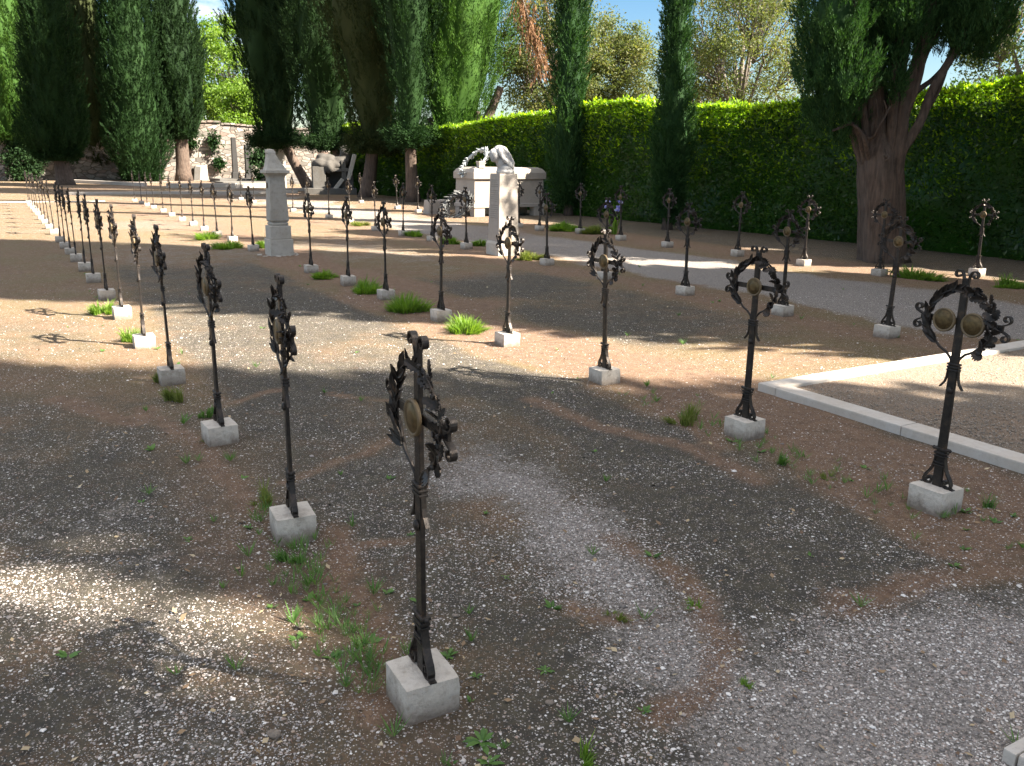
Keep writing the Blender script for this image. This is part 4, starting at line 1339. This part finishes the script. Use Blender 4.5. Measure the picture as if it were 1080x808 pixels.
# thick trunked cypress at the right
def big_cypress():
    Y0 = 14.95
    root = empty('cypress_tree', (6.46, Y0, 0))
    tag(root, 'thick trunked dark cypress with spreading bare limbs before the hedge at the right', 'cypress')
    o = np.array([6.46, Y0, 0])

    def P(px, py, dy=0.0): return on_plane(px, py, Y0 + dy) - o
    tr = [P(931, 282), P(930, 270), P(929, 250), P(929, 220), P(927, 190), P(926, 165), P(925, 140), P(924, 100), P(922, 50), P(918, 0), P(916, -80), P(918, -200), P(920, -330)]
    V, F = tube_np(tr, [.45, .38, .355, .345, .345, .33, .20, .165, .17, .15, .13, .10, .05], 30, .13, 4)
    from_np('trunk', V, F, M['bark'], root, True)
    Lm = [([(942, 196), (947, 168), (950, 140), (951, 112), (960, 88), (972, 52), (980, 20), (985, -30)], .145, .08, -.22),
          ([(944, 190), (950, 160), (963, 142), (974, 122), (981, 98), (1000, 66), (1016, 42), (1024, 10), (1030, -30)], .09, .05, -.30),
          ([(936, 180), (941, 140), (946, 100), (953, 70), (958, 30), (962, -20)], .085, .05, .1),
          ([(950, 130), (958, 100), (970, 80), (975, 60), (990, 30)], .06, .03, -.1),
          ([(956, 105), (972, 92), (984, 84), (1000, 66)], .05, .035, .05),
          ([(962, 88), (966, 60), (966, 30), (970, 0)], .06, .03, .15),
          ([(914, 180), (905, 155), (898, 120), (893, 80), (886, 30), (880, -30)], .11, .06, -.05),
          ([(912, 172), (907, 145), (900, 128), (888, 134), (878, 138)], .05, .015, -.38),
          ([(917, 172), (914, 158), (912, 146), (908, 138), (900, 132)], .05, .02, -.48),
          ([(908, 142), (920, 148), (928, 132), (934, 122), (939, 112)], .028, .012, -.50),
          ([(916, 148), (922, 140), (926, 118), (924, 104)], .022, .01, -.5),
          ([(928, 132), (932, 128), (936, 116), (932, 106)], .018, .008, -.52),
          ([(872, 70), (868, 45), (880, 30), (882, 5)], .03, .015, -.6),
          ([(938, 190), (940, 150), (942, 110), (946, 70), (950, 20), (952, -30)], .095, .06, -.3),
          ([(918, 180), (914, 140), (908, 100), (906, 60)], .075, .045, -.2),
          ([(950, 150), (955, 120), (964, 100), (972, 74), (976, 40), (978, 0)], .07, .035, -.32),
          ([(966, 140), (975, 118), (986, 104), (996, 80), (1004, 50)], .05, .025, -.2),
          ([(905, 120), (908, 60), (904, 20), (900, -20)], .05, .03, -.5),
          ([(925, 172), (930, 163), (940, 166), (934, 169)], .035, .012, -.46)]
    for i, (pts, r0, r1, dy) in enumerate(Lm):
        limb(root, [P(x, y, dy * min(1, .3 + .35 * j)) for j, (x, y) in enumerate(pts)], r0, r1, i, seg=9)
    blobs = [(878, 20, 30, 46, -.3, 1.0), (866, 62, 22, 36, 0, .8), (888, 88, 26, 34, -.3, .9), (914, 45, 26, 52, .5, .9), (880, 120, 20, 24, -.1, .7), (906, 118, 17, 20, .5, .6), (851, 88, 7, 12, -.3, .3),
             (940, 22, 24, 36, -.2, .9), (944, 78, 8, 22, -.5, .3), (948, 95, 5, 10, -.55, .2), (982, 8, 26, 34, .2, 1.0), (1022, 10, 34, 38, -.2, 1.0), (1042, 34, 15, 30, -.1, .6), (1022, 50, 12, 16, -.2, .4), (1003, 30, 18, 22, -.3, .6), (968, 40, 8, 20, -.4, .35), (893, 145, 12, 10, .2, .4),
             (862, 118, 12, 14, .4, .5), (930, 60, 18, 36, .9, .6),
             (890, -60, 46, 60, 0, 1.2), (950, -70, 50, 70, 0, 1.3), (1010, -60, 44, 60, 0, 1.2), (920, -190, 60, 90, 0, 1.3), (985, -180, 52, 90, 0, 1.2), (940, -320, 50, 110, 0, 1.1), (940, -450, 30, 110, 0, .6)]
    rng = np.random.default_rng(31); parts = []
    m = .0168
    for px, py, rx, ry, dy, ry_m in blobs:
        c = P(px, py, dy); a = np.array([rx * m, ry_m, ry * m])
        area = (a[0] * a[2] + a[0] * a[1] + a[1] * a[2]) * 4.2
        n = int(area * (52 if py > -40 else 36)) + 6
        d = rand_unit(n, rng)
        q = np.stack([d[:, 0] * 2.3 + px, d[:, 1] * 2.3, d[:, 2] * 2.3 + py], -1)
        s = (.72 + .3 * rng.random(n)) * (.78 + .5 * vnoise(q, 5))
        parts.append(sprays(c + d * a * s[:, None], d * np.array([1, 1, .3]), .38, .065, 40, .070, .015, rng, .38, 1.0, .4))
        g = np.linspace(0, 2 * PI, 14, endpoint=False); h = np.linspace(-1.3, 1.3, 8)
        HH, GG = np.meshgrid(h, g, indexing='ij')
        k = .42 + .25 * vnoise(np.stack([np.cos(GG) * 2, np.sin(GG) * 2, HH * 2 + px], -1), 7)
        cv = c + np.stack([np.cos(HH) * np.cos(GG) * a[0] * k, np.cos(HH) * np.sin(GG) * a[1] * k, np.sin(HH) * a[2] * k], -1).reshape(-1, 3)
        cf = np.array([(i * 14 + j, i * 14 + (j + 1) % 14, (i + 1) * 14 + (j + 1) % 14, (i + 1) * 14 + j) for i in range(7) for j in range(14)])
        if min(a) > .35: parts.append((cv, [cf]))
    V, F = join_np(parts)
    from_np('crown', V, F, M['cyp_slim'], root)


big_cypress()

# the row of tall cypresses goes on to the right of the picture; they shade the foreground
SHADE = ((10.0, 7.84, 2.2, 1.2, 25, 'mast', 0, 'bushy', 'shading the middle ground'),
         (10.4, 10.06, 1.4, 1.0, 25, 'mast', 0, 'slender', 'shading the stone pillar'),
         (14.0, 2.0, 1.98, 1.0, 24.0, 'column', -.12, 'tall', 'shading the nearest crosses'),
         (16.6, -4.47, 2.0, 1.0, 27, 'mast', 0, 'broad', 'shading the very front'),
         (12.0, -.98, 1.0, .8, 11.8, 'mast', 0, 'short', 'between the two tallest'),
         (14.0, 12.9, 1.0, 6.8, 11.2, 'mast', 0, 'narrow', 'behind the hedge, shading the thick trunk'),
         (12.2, 15.6, 1.0, 7.4, 15, 'mast', 0, 'small', 'behind the hedge, second one'),
         (13.0, 17.6, 1.2, 7.6, 14.5, 'mast', 0, 'round', 'behind the hedge, third one'))
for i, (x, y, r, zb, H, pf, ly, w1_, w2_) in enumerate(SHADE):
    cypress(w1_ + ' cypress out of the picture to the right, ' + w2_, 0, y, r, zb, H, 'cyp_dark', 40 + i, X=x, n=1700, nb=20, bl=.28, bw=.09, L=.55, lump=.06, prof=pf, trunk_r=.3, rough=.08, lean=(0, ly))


def broadleaf(label, px, D, zc, rx, rz, mat, seed, n_cl=90, nl=160, ls=.16, H0=0.0, cl_r=.7, dens=1.0, bark='bark_grey', name='broadleaf_tree', ry=None, n_limb=9, ww=.5, cat='tree', zmin=None, group=None):
    rng = np.random.default_rng(seed)
    x = (px - 540) / FPX * D * .974
    root = empty(name, (x, D, 0)); tag(root, label, cat, group)
    ry = ry or rx
    d = rand_unit(n_cl, rng); s = (.35 + .65 * rng.random(n_cl) ** .45)[:, None]
    C = np.array([0, 0, zc]) + d * np.array([rx, ry, rz]) * s
    if zmin is not None: C[:, 2] = np.maximum(C[:, 2], zmin + rng.random(n_cl) * .8)
    V, F = tube_np([(0, 0, -.2), (.05, 0, zc * .25), (-.08, .1, zc * .5), (.05, 0, zc * .8), (0, 0, zc + rz * .3)], [.26, .22, .18, .13, .05], 10, .06, seed)
    from_np('trunk', V, F, M[bark], root, True)
    lp = []
    order = rng.permutation(n_cl)
    tops = C[order[:n_limb]]
    for tpt in tops:
        z0 = rng.uniform(.3, .75) * zc
        mid = np.array([tpt[0] * .45, tpt[1] * .45, z0 + (tpt[2] - z0) * .65])
        lp.append(tube_np([(0, 0, z0), mid * .6 + np.array([0, 0, z0]) * .4, mid, tpt], [.09, .075, .055, .02], 6))
    for c in C:
        b = tops[np.argmin(np.linalg.norm(tops - c, axis=1))]
        q = b * .5 + np.array([0, 0, zc * .55]) * .5
        lp.append(tube_np([q, (q + c) / 2 + rng.normal(size=3) * .25, c], [.03, .022, .008], 4))
    V, F = join_np(lp)
    from_np('branches', V, F, M[bark], root)
    i = np.repeat(np.arange(n_cl), nl); m = len(i)
    R_ = cl_r * (.6 + .7 * rng.random(n_cl))
    P = C[i] + rand_unit(m, rng) * (R_[i] * rng.random(m) ** .6)[:, None] * np.array([1.15, 1.15, .75])
    A = unit(rand_unit(m, rng) + np.array([0, 0, -.25])); B = unit(np.cross(A, rand_unit(m, rng)))
    l = ls * (.6 + .8 * rng.random(m))
    V, F = leaves_np(P, A * l[:, None], B * (l * ww * .5)[:, None])
    from_np('crown', V, F, M[mat], root)
    return root


broadleaf('loose yellowing broadleaf tree behind the hedge between the bright and the slim cypress', 578, 46, 6.6, 2.7, 4.6, 'autumn', 51, 170, 240, .13, cl_r=.85)
broadleaf('orange tinged broadleaf tree behind the hedge between the two slim cypresses', 640, 47, 5.6, 2.2, 3.6, 'autumn', 52, 150, 240, .13, cl_r=.8)
broadleaf('airy yellow-green broadleaf tree with visible branches left of the thick cypress', 770, 41, 6.4, 3.6, 4.2, 'autumn', 53, 230, 200, .12, cl_r=.9)
broadleaf('olive green broadleaf tree behind the hedge at the right picture edge', 1068, 30, 5.8, 2.4, 3.2, 'olive_leaf', 54, 110, 190, .12, cl_r=.7)
broadleaf('bright lime green tree beyond the wall in the gap between the dark cypresses', 236, 88, 8.5, 4.2, 6.5, 'lime', 55, 150, 150, .30, cl_r=1.3)
broadleaf('low lime green tree above the wall top in the gap', 262, 84, 5.8, 2.6, 3.0, 'lime', 56, 90, 150, .28, cl_r=1.1)
broadleaf('yellow leaved tree top peeping over the left cypresses', 28, 80, 17.0, 6.0, 4.2, 'autumn', 57, 120, 150, .34, cl_r=1.4)
broadleaf('small lime green shrub glimpsed between the cypress trunks left of the bright cypress', 405, 47, 2.2, 1.2, 1.4, 'lime', 58, 50, 160, .14, cl_r=.5, n_limb=5, name='shrub', cat='shrub')
broadleaf('dark round bush by the wall left of the shaded cone cypress', 25, 60, 1.5, 1.0, 1.5, 'cyp_dark', 59, 50, 160, .2, cl_r=.6, n_limb=5, name='bush', cat='bush')
broadleaf('dark bush growing against the rubble wall right of the stone posts', 276, 62, 1.2, .7, 1.3, 'cyp_dark', 60, 30, 120, .2, cl_r=.5, n_limb=5, name='bush', cat='bush')


# ------------------------------------------------------------------ hedge
def hedge():
    rng = np.random.default_rng(17)
    a0, a1, w0, w1, h = 1.0, 47.0, 15.35, 16.9, 3.05
    root = empty('laurel_hedge', tuple(AW(9, 16)))
    tag(root, 'long tall clipped laurel hedge with a dark shaded face and a sunlit lime green top', 'hedge')
    O = AW(9, 16)

    def hh(a): return h + .30 * np.clip((15 - a) / 9, 0, 1) + .16 * np.sin(a * .31 + 1) + .22 * (vnoise(np.stack([a * .9, a * 0, a * 0], -1), 5) - .5)

    def bulge(a, z): return .30 * (vnoise(np.stack([a * .7, z * .9, a * 0], -1), 11) - .5) + .16 * (vnoise(np.stack([a * 2.4, z * 2.4, a * 0], -1), 12) - .5)

    def pos(a, w, z): return np.stack([-.5 * a + .866 * w, .866 * a + .5 * w, z], -1) - O
    nf = np.array([-.866, -.5, 0.]); along = np.array([-.5, .866, 0.])
    # front
    n = 88000
    a = a0 + (a1 - a0) * rng.random(n) ** 1.25
    z = rng.random(n) ** .9 * hh(a)
    w = w0 - bulge(a, z) + .16 * rng.random(n) ** 1.6 + .18 * np.exp(-z * 3)
    Pf = pos(a, w, z)
    Af = unit(nf * .75 + np.array([0, 0, .15]) + .85 * rand_unit(n, rng))
    sc = (1 + np.clip(a - 10, 0, 40) * .022)
    l = .098 * (.6 + .7 * rng.random(n)) * sc
    Bf = unit(np.cross(Af, rand_unit(n, rng) + np.array([0, 0, 1.2]))) * (l * .21)[:, None]
    Vf = leaves_np(Pf, Af * l[:, None], Bf)
    # top growth and back edge: upright young shoots, brightened by the sun-tinted leaf colour
    n = 46000
    a = a0 + (a1 - a0) * rng.random(n) ** 1.2
    w = w0 - .05 + (w1 - w0 + .1) * rng.random(n)
    sh = vnoise(np.stack([a * 3.2, w * 3.2, a * 0], -1), 8)
    z = hh(a) - .28 + (.28 + .34 * np.clip(sh - .35, 0, 1)) * rng.random(n)
    Pt = pos(a, w - bulge(a, z) * (w < w0 + .4), z)
    At = unit(np.array([0, 0, .8]) + .8 * rand_unit(n, rng))
    sc = (1 + np.clip(a - 10, 0, 40) * .022); l = .098 * (.6 + .7 * rng.random(n)) * sc
    Bt = unit(np.cross(At, rand_unit(n, rng))) * (l * .22)[:, None]
    Vt = leaves_np(Pt, At * l[:, None], Bt)
    n = 34000  # sunlit upper face imitated with paler leaves that thin out downward
    a2 = a0 + (a1 - a0) * rng.random(n) ** 1.25
    z2 = hh(a2) - 1.5 * rng.random(n) ** 2.6 * (.5 + vnoise(np.stack([a2 * 1.3, a2 * 0, a2 * 0], -1), 61))
    w2 = w0 - bulge(a2, z2) - .02 + .14 * rng.random(n)
    sc2 = (1 + np.clip(a2 - 10, 0, 40) * .022); l2 = .095 * (.6 + .7 * rng.random(n)) * sc2
    A2 = unit(nf * .5 + np.array([0, 0, .55]) + .8 * rand_unit(n, rng)); B2 = unit(np.cross(A2, rand_unit(n, rng))) * (l2 * .22)[:, None]
    Vu = leaves_np(pos(a2, w2, z2), A2 * l2[:, None], B2)
    # body inside the leaves
    aa = np.linspace(a0 + .1, a1 - .1, 160); zz = np.linspace(-.1, 1, 14)
    Aa, Zz = np.meshgrid(aa, zz, indexing='ij'); H_ = hh(Aa) - .26
    Zr = np.where(Zz < 0, -.1, Zz * H_)
    Wf = w0 + .20 - bulge(Aa, Zr)
    F_ = pos(Aa, Wf, Zr).reshape(-1, 3); Bk = pos(Aa, Aa * 0 + w1 - .1, Zr).reshape(-1, 3)
    V = np.concatenate([F_, Bk]); Q = []; na, nz = 160, 14; off = na * nz
    for i in range(na - 1):
        for j in range(nz - 1):
            q = (i * nz + j, (i + 1) * nz + j, (i + 1) * nz + j + 1, i * nz + j + 1)
            Q.append(q); Q.append(tuple(k + off for k in q[::-1]))
        t = i * nz + nz - 1; Q.append((t, t + nz, t + nz + off, t + off))
    for i in (0, na - 1):
        for j in range(nz - 1):
            Q.append((i * nz + j, i * nz + j + 1, i * nz + j + 1 + off, i * nz + j + off))
    core = (V, [np.array(Q)])
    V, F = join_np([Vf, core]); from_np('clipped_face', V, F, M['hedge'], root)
    V, F = join_np([Vt, Vu]); from_np('sun_tinted_top_growth', V, F, M['hedge_top'], root)


hedge()


# ivy clumps on the wall
def ivy(px, py, rx, rz, seed, label):
    rng = np.random.default_rng(seed)
    q = at(px, 190); k = on_plane(px, py, q[1])
    a, w = aw_of(q[0], q[1])
    p = AW(71.75, w + (72 - a) * 0, 0); p[2] = k[2]
    root = empty('ivy', tuple(p)); tag(root, label, 'ivy')
    n = 420
    d = rng.normal(size=(n, 3)) * .5
    P = d[:, :1] * rx * np.array([.866, .5, 0]) + np.array([.5, -.866, 0]) * .3 * np.abs(d[:, 1:2]) + np.array([0, 0, 1]) * d[:, 2:] * rz
    A = unit(rand_unit(n, rng) + np.array([.25, -.43, -.4])); l = .22 * (.6 + .7 * rng.random(n)); B = unit(np.cross(A, rand_unit(n, rng)))
    V, F = leaves_np(P, A * l[:, None], B * (l * .35)[:, None]); from_np('ivy_leaves', V, F, M['cyp_mid'] if seed % 2 else M['olive_leaf'], root)


ivy(228, 148, .45, .7, 1, 'pale green ivy hanging at the top of the sunlit wall')
ivy(205, 152, .45, .25, 3, 'dark ivy trailing on the sunlit wall beside the black cypress trunk')
ivy(232, 172, .4, .45, 5, 'small tuft of ivy low on the sunlit wall')


# ------------------------------------------------------------------ grass and flowers
def blades(n, R, h, rng, bw=.004, lean=.5, ry=None):
    ry = ry or R
    nc = max(4, int(n / 55)); tc = rng.random(nc) * 2 * PI; qc = np.sqrt(rng.random(nc)) * 1.05; ci = rng.integers(0, nc, n)
    hc = (.35 + .95 * rng.random(nc))[ci]
    B0 = np.stack([(np.cos(tc) * qc)[ci] * R, (np.sin(tc) * qc)[ci] * ry, np.zeros(n) - .01], -1) + rng.normal(size=(n, 3)) * np.array([.16 * R, .16 * ry, 0])
    q = np.minimum(1, np.hypot(B0[:, 0] / R, B0[:, 1] / ry))
    hh_ = h * hc * (.6 + .75 * rng.random(n)) * (1.2 - .5 * q)
    d = rng.random(n) * 2 * PI; ld = lean * (.3 + rng.random(n)) * hh_
    off = np.stack([np.cos(d) * ld, np.sin(d) * ld, np.zeros(n)], -1) + B0 * np.array([.5, .5, 0])
    sd = np.stack([-np.sin(d), np.cos(d), np.zeros(n)], -1) * bw * (.6 + .8 * rng.random(n))[:, None]
    up = np.array([0, 0, 1.0])
    V = np.empty((n, 7, 3)); W = [1, .85, .55]
    for k, f in enumerate((0, .45, .8)):
        c = B0 + up * (hh_ * f * (1 - .15 * f))[:, None] + off * f ** 2
        V[:, 2 * k] = c - sd * W[k]; V[:, 2 * k + 1] = c + sd * W[k]
    V[:, 6] = B0 + up * (hh_ * .88)[:, None] + off
    b = np.arange(n)[:, None] * 7
    return V.reshape(-1, 3), [np.concatenate([b + np.array([[0, 1, 3, 2]]), b + np.array([[2, 3, 5, 4]])]), b + np.array([[4, 5, 6]])]


def tuft(px, py, wpx, hpx, label, mat='grass', seed=0, dens=1.0, name='grass_tuft', stretch=1.0, rz=0.0):
    rng = np.random.default_rng(seed + 100)
    p = at(px, py); s = math.hypot(p[1], CAMH) / 900
    R = wpx * s * .40; h = hpx * s * .9
    root = empty(name, (p[0], p[1], 0), rz); tag(root, label, 'grass')
    n = int((90 + 2600 * R * R * stretch / .02 * .05 + 140 * R / .1) * dens)
    V, F = blades(n, R, h, rng, bw=max(.0022, s * .42), ry=R * stretch)
    from_np('grass_blades', V, F, M[mat], root)


tuft(491, 349, 40, 18, 'bright sunlit grass tuft right of the fifth block of the pillar row', seed=1, dens=2.0)
tuft(430, 327, 46, 17, 'long wide green grass tuft between two blocks of the pillar row', seed=2, dens=2.0)
tuft(384, 308, 36, 15, 'green grass tuft left of the long wide one in the pillar row', seed=3, dens=2.0)
tuft(342, 293, 28, 10, 'dark green grass tuft just right of the square pillar', seed=4, dens=1.6)
tuft(111, 330, 26, 13, 'bright sunlit grass tuft behind the sixth block of the leftmost row', seed=5, dens=2.0)
tuft(136, 361, 28, 16, 'bright yellowish grass tuft left of the fifth sunlit block of the leftmost row', seed=6, dens=2.0)
tuft(192, 421, 32, 17, 'half dry grass tuft in front of the fourth block of the leftmost row', 'grass_dry', 7, 1.2)
tuft(167, 402, 16, 14, 'small dark grass clump left of the fourth block of the leftmost row', 'grass_dry', 8)
tuft(282, 531, 34, 30, 'loose grass clump left of the second block of the leftmost row', 'grass_dry', 9, .55)
tuft(312, 590, 34, 15, 'fresh green weed patch at the foot of the second block', 'weed', 10, .9)
tuft(725, 445, 40, 20, 'grass clump left of the cross beside the plot corner', 'grass_dry', 11, 1.0)
tuft(614, 802, 30, 22, 'bright green grass tuft at the bottom edge of the picture', 'grass', 12, 1.0)
tuft(240, 262, 28, 9, 'wide dark grass tuft left of the square pillar', seed=13, dens=1.6)
tuft(219, 252, 24, 8, 'low dark grass tuft two blocks left of the square pillar', seed=14, dens=1.4)
tuft(277, 262, 14, 11, 'bright grass tuft against the left side of the square pillar', seed=15, dens=1.5)
tuft(475, 257, 17, 8, 'small grass tuft left of the bust pedestal', seed=16, dens=1.4)
tuft(438, 249, 17, 7, 'small grass tuft between two blocks left of the bust pedestal', seed=17, dens=1.4)
tuft(505, 259, 13, 8, 'small grass tuft touching the left foot of the bust pedestal', seed=18, dens=1.4)
tuft(557, 273, 30, 8, 'low sunlit grass tuft at the right foot of the bust pedestal', 'grass_dry', 19, 1.4)
tuft(596, 243, 30, 8, 'bright sunlit grass patch at the foot of the left slim cypress', seed=20, dens=2.4)
tuft(630, 246, 36, 8, 'grass patch left of the blue iris', 'grass_dry', 21, 1.8)
tuft(968, 294, 50, 13, 'long sunlit grass strip right of the thick cypress trunk', seed=22, dens=1.7, stretch=.35, rz=math.radians(-35))
tuft(1062, 304, 42, 13, 'sunlit grass strip at the right picture edge below the hedge', seed=23, dens=1.7, stretch=.35, rz=math.radians(-35))
tuft(820, 487, 24, 16, 'small weedy grass clump right of the block beside the plot corner', 'weed', 24, .7)
tuft(876, 505, 20, 12, 'sparse grass clump between the two front blocks of the pillar row', 'grass_dry', 25, .5)
tuft(1037, 535, 18, 22, 'loose weed clump right of the double medallion cross block', 'weed', 26, .4)
tuft(785, 727, 22, 11, 'small bright green grass tuft in the pale gravel at the lower right', 'grass', 27, .8)
tuft(737, 640, 18, 11, 'tiny green grass tuft in the middle of the pale gravel', 'grass', 28, .7)
tuft(648, 651, 24, 13, 'thin grass tuft right of the middle of the front path', 'grass_dry', 29, .6)
tuft(380, 238, 20, 5, 'flat yellowish grass patch behind the pillar row', 'grass_dry', 30, 1.4)
tuft(232, 466, 30, 9, 'grass fringe along the front of the third block of the leftmost row', 'grass_dry', 31, .7)
tuft(215, 437, 26, 16, 'green weed clump left of the third block of the leftmost row', 'weed', 32, .6)


def rosette_plant(px, py, r, n, label, seed):
    rng = np.random.default_rng(seed); p = at(px, py)
    root = empty('rosette_weed', (p[0], p[1], 0)); tag(root, label, 'weed')
    parts = []
    for k in range(n):
        th = 2 * PI * k / n + rng.uniform(-.25, .25); e = .35 + .5 * rng.random(); l = r * rng.uniform(.7, 1.15)
        d = np.array([math.cos(th) * math.cos(e), math.sin(th) * math.cos(e), math.sin(e)]); s = np.array([-math.sin(th), math.cos(th), 0])
        V = []
        for f, w in ((0, .12), (.35, .8), (.7, 1), (1, .05)):
            c = d * l * f + np.array([0, 0, -.35 * l * f * f]); V += [c - s * w * l * .13, c + np.array([0, 0, -.02 * l]), c + s * w * l * .13]
        F = [(3 * i + j, 3 * i + j + 1, 3 * i + j + 4, 3 * i + j + 3) for i in range(3) for j in range(2)]
        parts.append((np.array(V), [np.array(F)]))
    V, F = join_np(parts); from_np('leaves', V, F, M['weed'], root)


rosette_plant(508, 783, .062, 11, 'large leafy green rosette weed right of the nearest block', 1)
rosette_plant(515, 806, .05, 8, 'leafy weed at the very bottom below the large rosette', 2)
rosette_plant(575, 708, .035, 8, 'small rosette weed in the dark gravel left of a grass tuft', 3)
rosette_plant(502, 714, .028, 7, 'tiny rosette weed right of the nearest cross foot', 4)
rosette_plant(533, 609, .028, 7, 'tiny rosette weed on the dark front path', 5)
rosette_plant(198, 570, .034, 8, 'small rosette weed in the shade left of the second block', 6)
rosette_plant(472, 693, .045, 9, 'green weed peeping out behind the right corner of the nearest block', 7)

# iris by the hedge
p = at(647, 247)
root = empty('iris_plant', (p[0], p[1], 0)); tag(root, 'pale blue flowering iris plant beside a sunlit cross block', 'iris')
rng = np.random.default_rng(3)
V, F = blades(34, .14, .62, rng, .014, .25); from_np('iris_leaves', V, F, M['grass'], root)
for k in range(5):
    c = np.array([rng.uniform(-.2, .2), rng.uniform(-.1, .1), rng.uniform(.55, .75)])
    d = rand_unit(22, rng) * np.array([1, 1, .7]); A = d * .085; B = unit(np.cross(d, rand_unit(22, rng))) * .03
    st = tube_np([(c[0] * .5, c[1] * .5, 0), c * .6, c], [.008, .006, .004], 5)
    V, F = st; from_np('flower_stem', V, F, M['grass'], root)
    V, F = leaves_np(np.repeat(c[None], 22, 0), A, B); from_np('iris_flower', V, F, M['petal'], root)

# a few bigger stones lying about
for i, (px, py, r, lab) in enumerate(((288, 776, .020, 'pale angular stone lying at the bottom left of the nearest block'), (317, 661, .017, 'flat tan stone at the end of the light patch'), (579, 742, .012, 'round pale pebble stone on the dark front path'), (480, 650, .011, 'small white stone right of the nearest cross shaft'))):
    p = at(px, py); bm = bmesh.new()
    bmesh.ops.create_icosphere(bm, subdivisions=2, radius=r, matrix=Matrix.Diagonal((1.1, .8, .6, 1)))
    from mathutils import noise as mn
    for v in bm.verts: v.co *= 1 + .5 * mn.noise(v.co * 40 + Vector((i * 7, 0, 0)))
    o = from_bm('stone', bm, M['block']); o.location = (p[0], p[1], r * .3); tag(o, lab, 'stone')

# ------------------------------------------------------------------ light and sky
EL = 42.5
SX, SY = .963, -.27
world = bpy.data.worlds.new('World'); scene.world = world; world.use_nodes = True
nt = world.node_tree; nt.nodes.clear()
sky = nt.nodes.new('ShaderNodeTexSky'); sky.sky_type = 'NISHITA'; sky.sun_disc = False
sky.sun_elevation = math.radians(EL); sky.sun_rotation = math.atan2(SX, SY)
sky.altitude = 0; sky.air_density = 1.0; sky.dust_density = .6; sky.ozone_density = 1.5
tc = nt.nodes.new('ShaderNodeTexCoord')
mp = nt.nodes.new('ShaderNodeMapping'); mp.inputs['Scale'].default_value = (1, 1, 2.2); mp.inputs['Location'].default_value = (.35, .1, .2)
nz = nt.nodes.new('ShaderNodeTexNoise'); nz.inputs['Scale'].default_value = 3.2; nz.inputs['Detail'].default_value = 8; nz.inputs['Roughness'].default_value = .6
sep = nt.nodes.new('ShaderNodeSeparateXYZ')
hi = nt.nodes.new('ShaderNodeMapRange'); hi.inputs[1].default_value = .22; hi.inputs[2].default_value = .60; hi.inputs[3].default_value = -.05; hi.inputs[4].default_value = .20
ad = nt.nodes.new('ShaderNodeMath'); ad.operation = 'ADD'
mr = nt.nodes.new('ShaderNodeMapRange'); mr.inputs[1].default_value = .575; mr.inputs[2].default_value = .72; mr.inputs[4].default_value = .9
hs = nt.nodes.new('ShaderNodeHueSaturation'); hs.inputs['Saturation'].default_value = 1.35; hs.inputs['Value'].default_value = .45
mx = nt.nodes.new('ShaderNodeMix'); mx.data_type = 'RGBA'; mx.inputs[7].default_value = (5.2, 4.95, 4.75, 1)
bg = nt.nodes.new('ShaderNodeBackground'); bg.inputs['Strength'].default_value = .06
out = nt.nodes.new('ShaderNodeOutputWorld')
L = nt.links.new
L(tc.outputs['Generated'], mp.inputs['Vector']); L(mp.outputs[0], nz.inputs['Vector']); L(tc.outputs['Generated'], sep.inputs[0]); L(sep.outputs['Z'], hi.inputs[0]); L(nz.outputs['Fac'], ad.inputs[0]); L(hi.outputs[0], ad.inputs[1]); L(ad.outputs[0], mr.inputs[0])
L(mr.outputs[0], mx.inputs[0]); L(sky.outputs[0], hs.inputs['Color']); L(hs.outputs[0], mx.inputs[6]); L(mx.outputs[2], bg.inputs['Color']); L(bg.outputs[0], out.inputs['Surface'])

sd = bpy.data.lights.new('sun', 'SUN'); sd.energy = 4.3; sd.angle = math.radians(.55); sd.color = (1, .89, .75)
so = bpy.data.objects.new('sun', sd); COL.objects.link(so)
ce = math.cos(math.radians(EL)); dvec = Vector((-SX * ce, -SY * ce, -math.sin(math.radians(EL))))
so.rotation_euler = dvec.to_track_quat('-Z', 'Y').to_euler(); so.location = (30, -6, 30)

vs = scene.view_settings
vs.view_transform = 'Standard'; vs.look = 'None'; vs.gamma = 1.0; vs.use_curve_mapping = False
vs.exposure = 2.75
scene.cycles.use_denoising = True
scene.cycles.max_bounces = 6; scene.cycles.diffuse_bounces = 3; scene.cycles.glossy_bounces = 2; scene.cycles.transmission_bounces = 3
scene.cycles.sample_clamp_indirect = 6.0
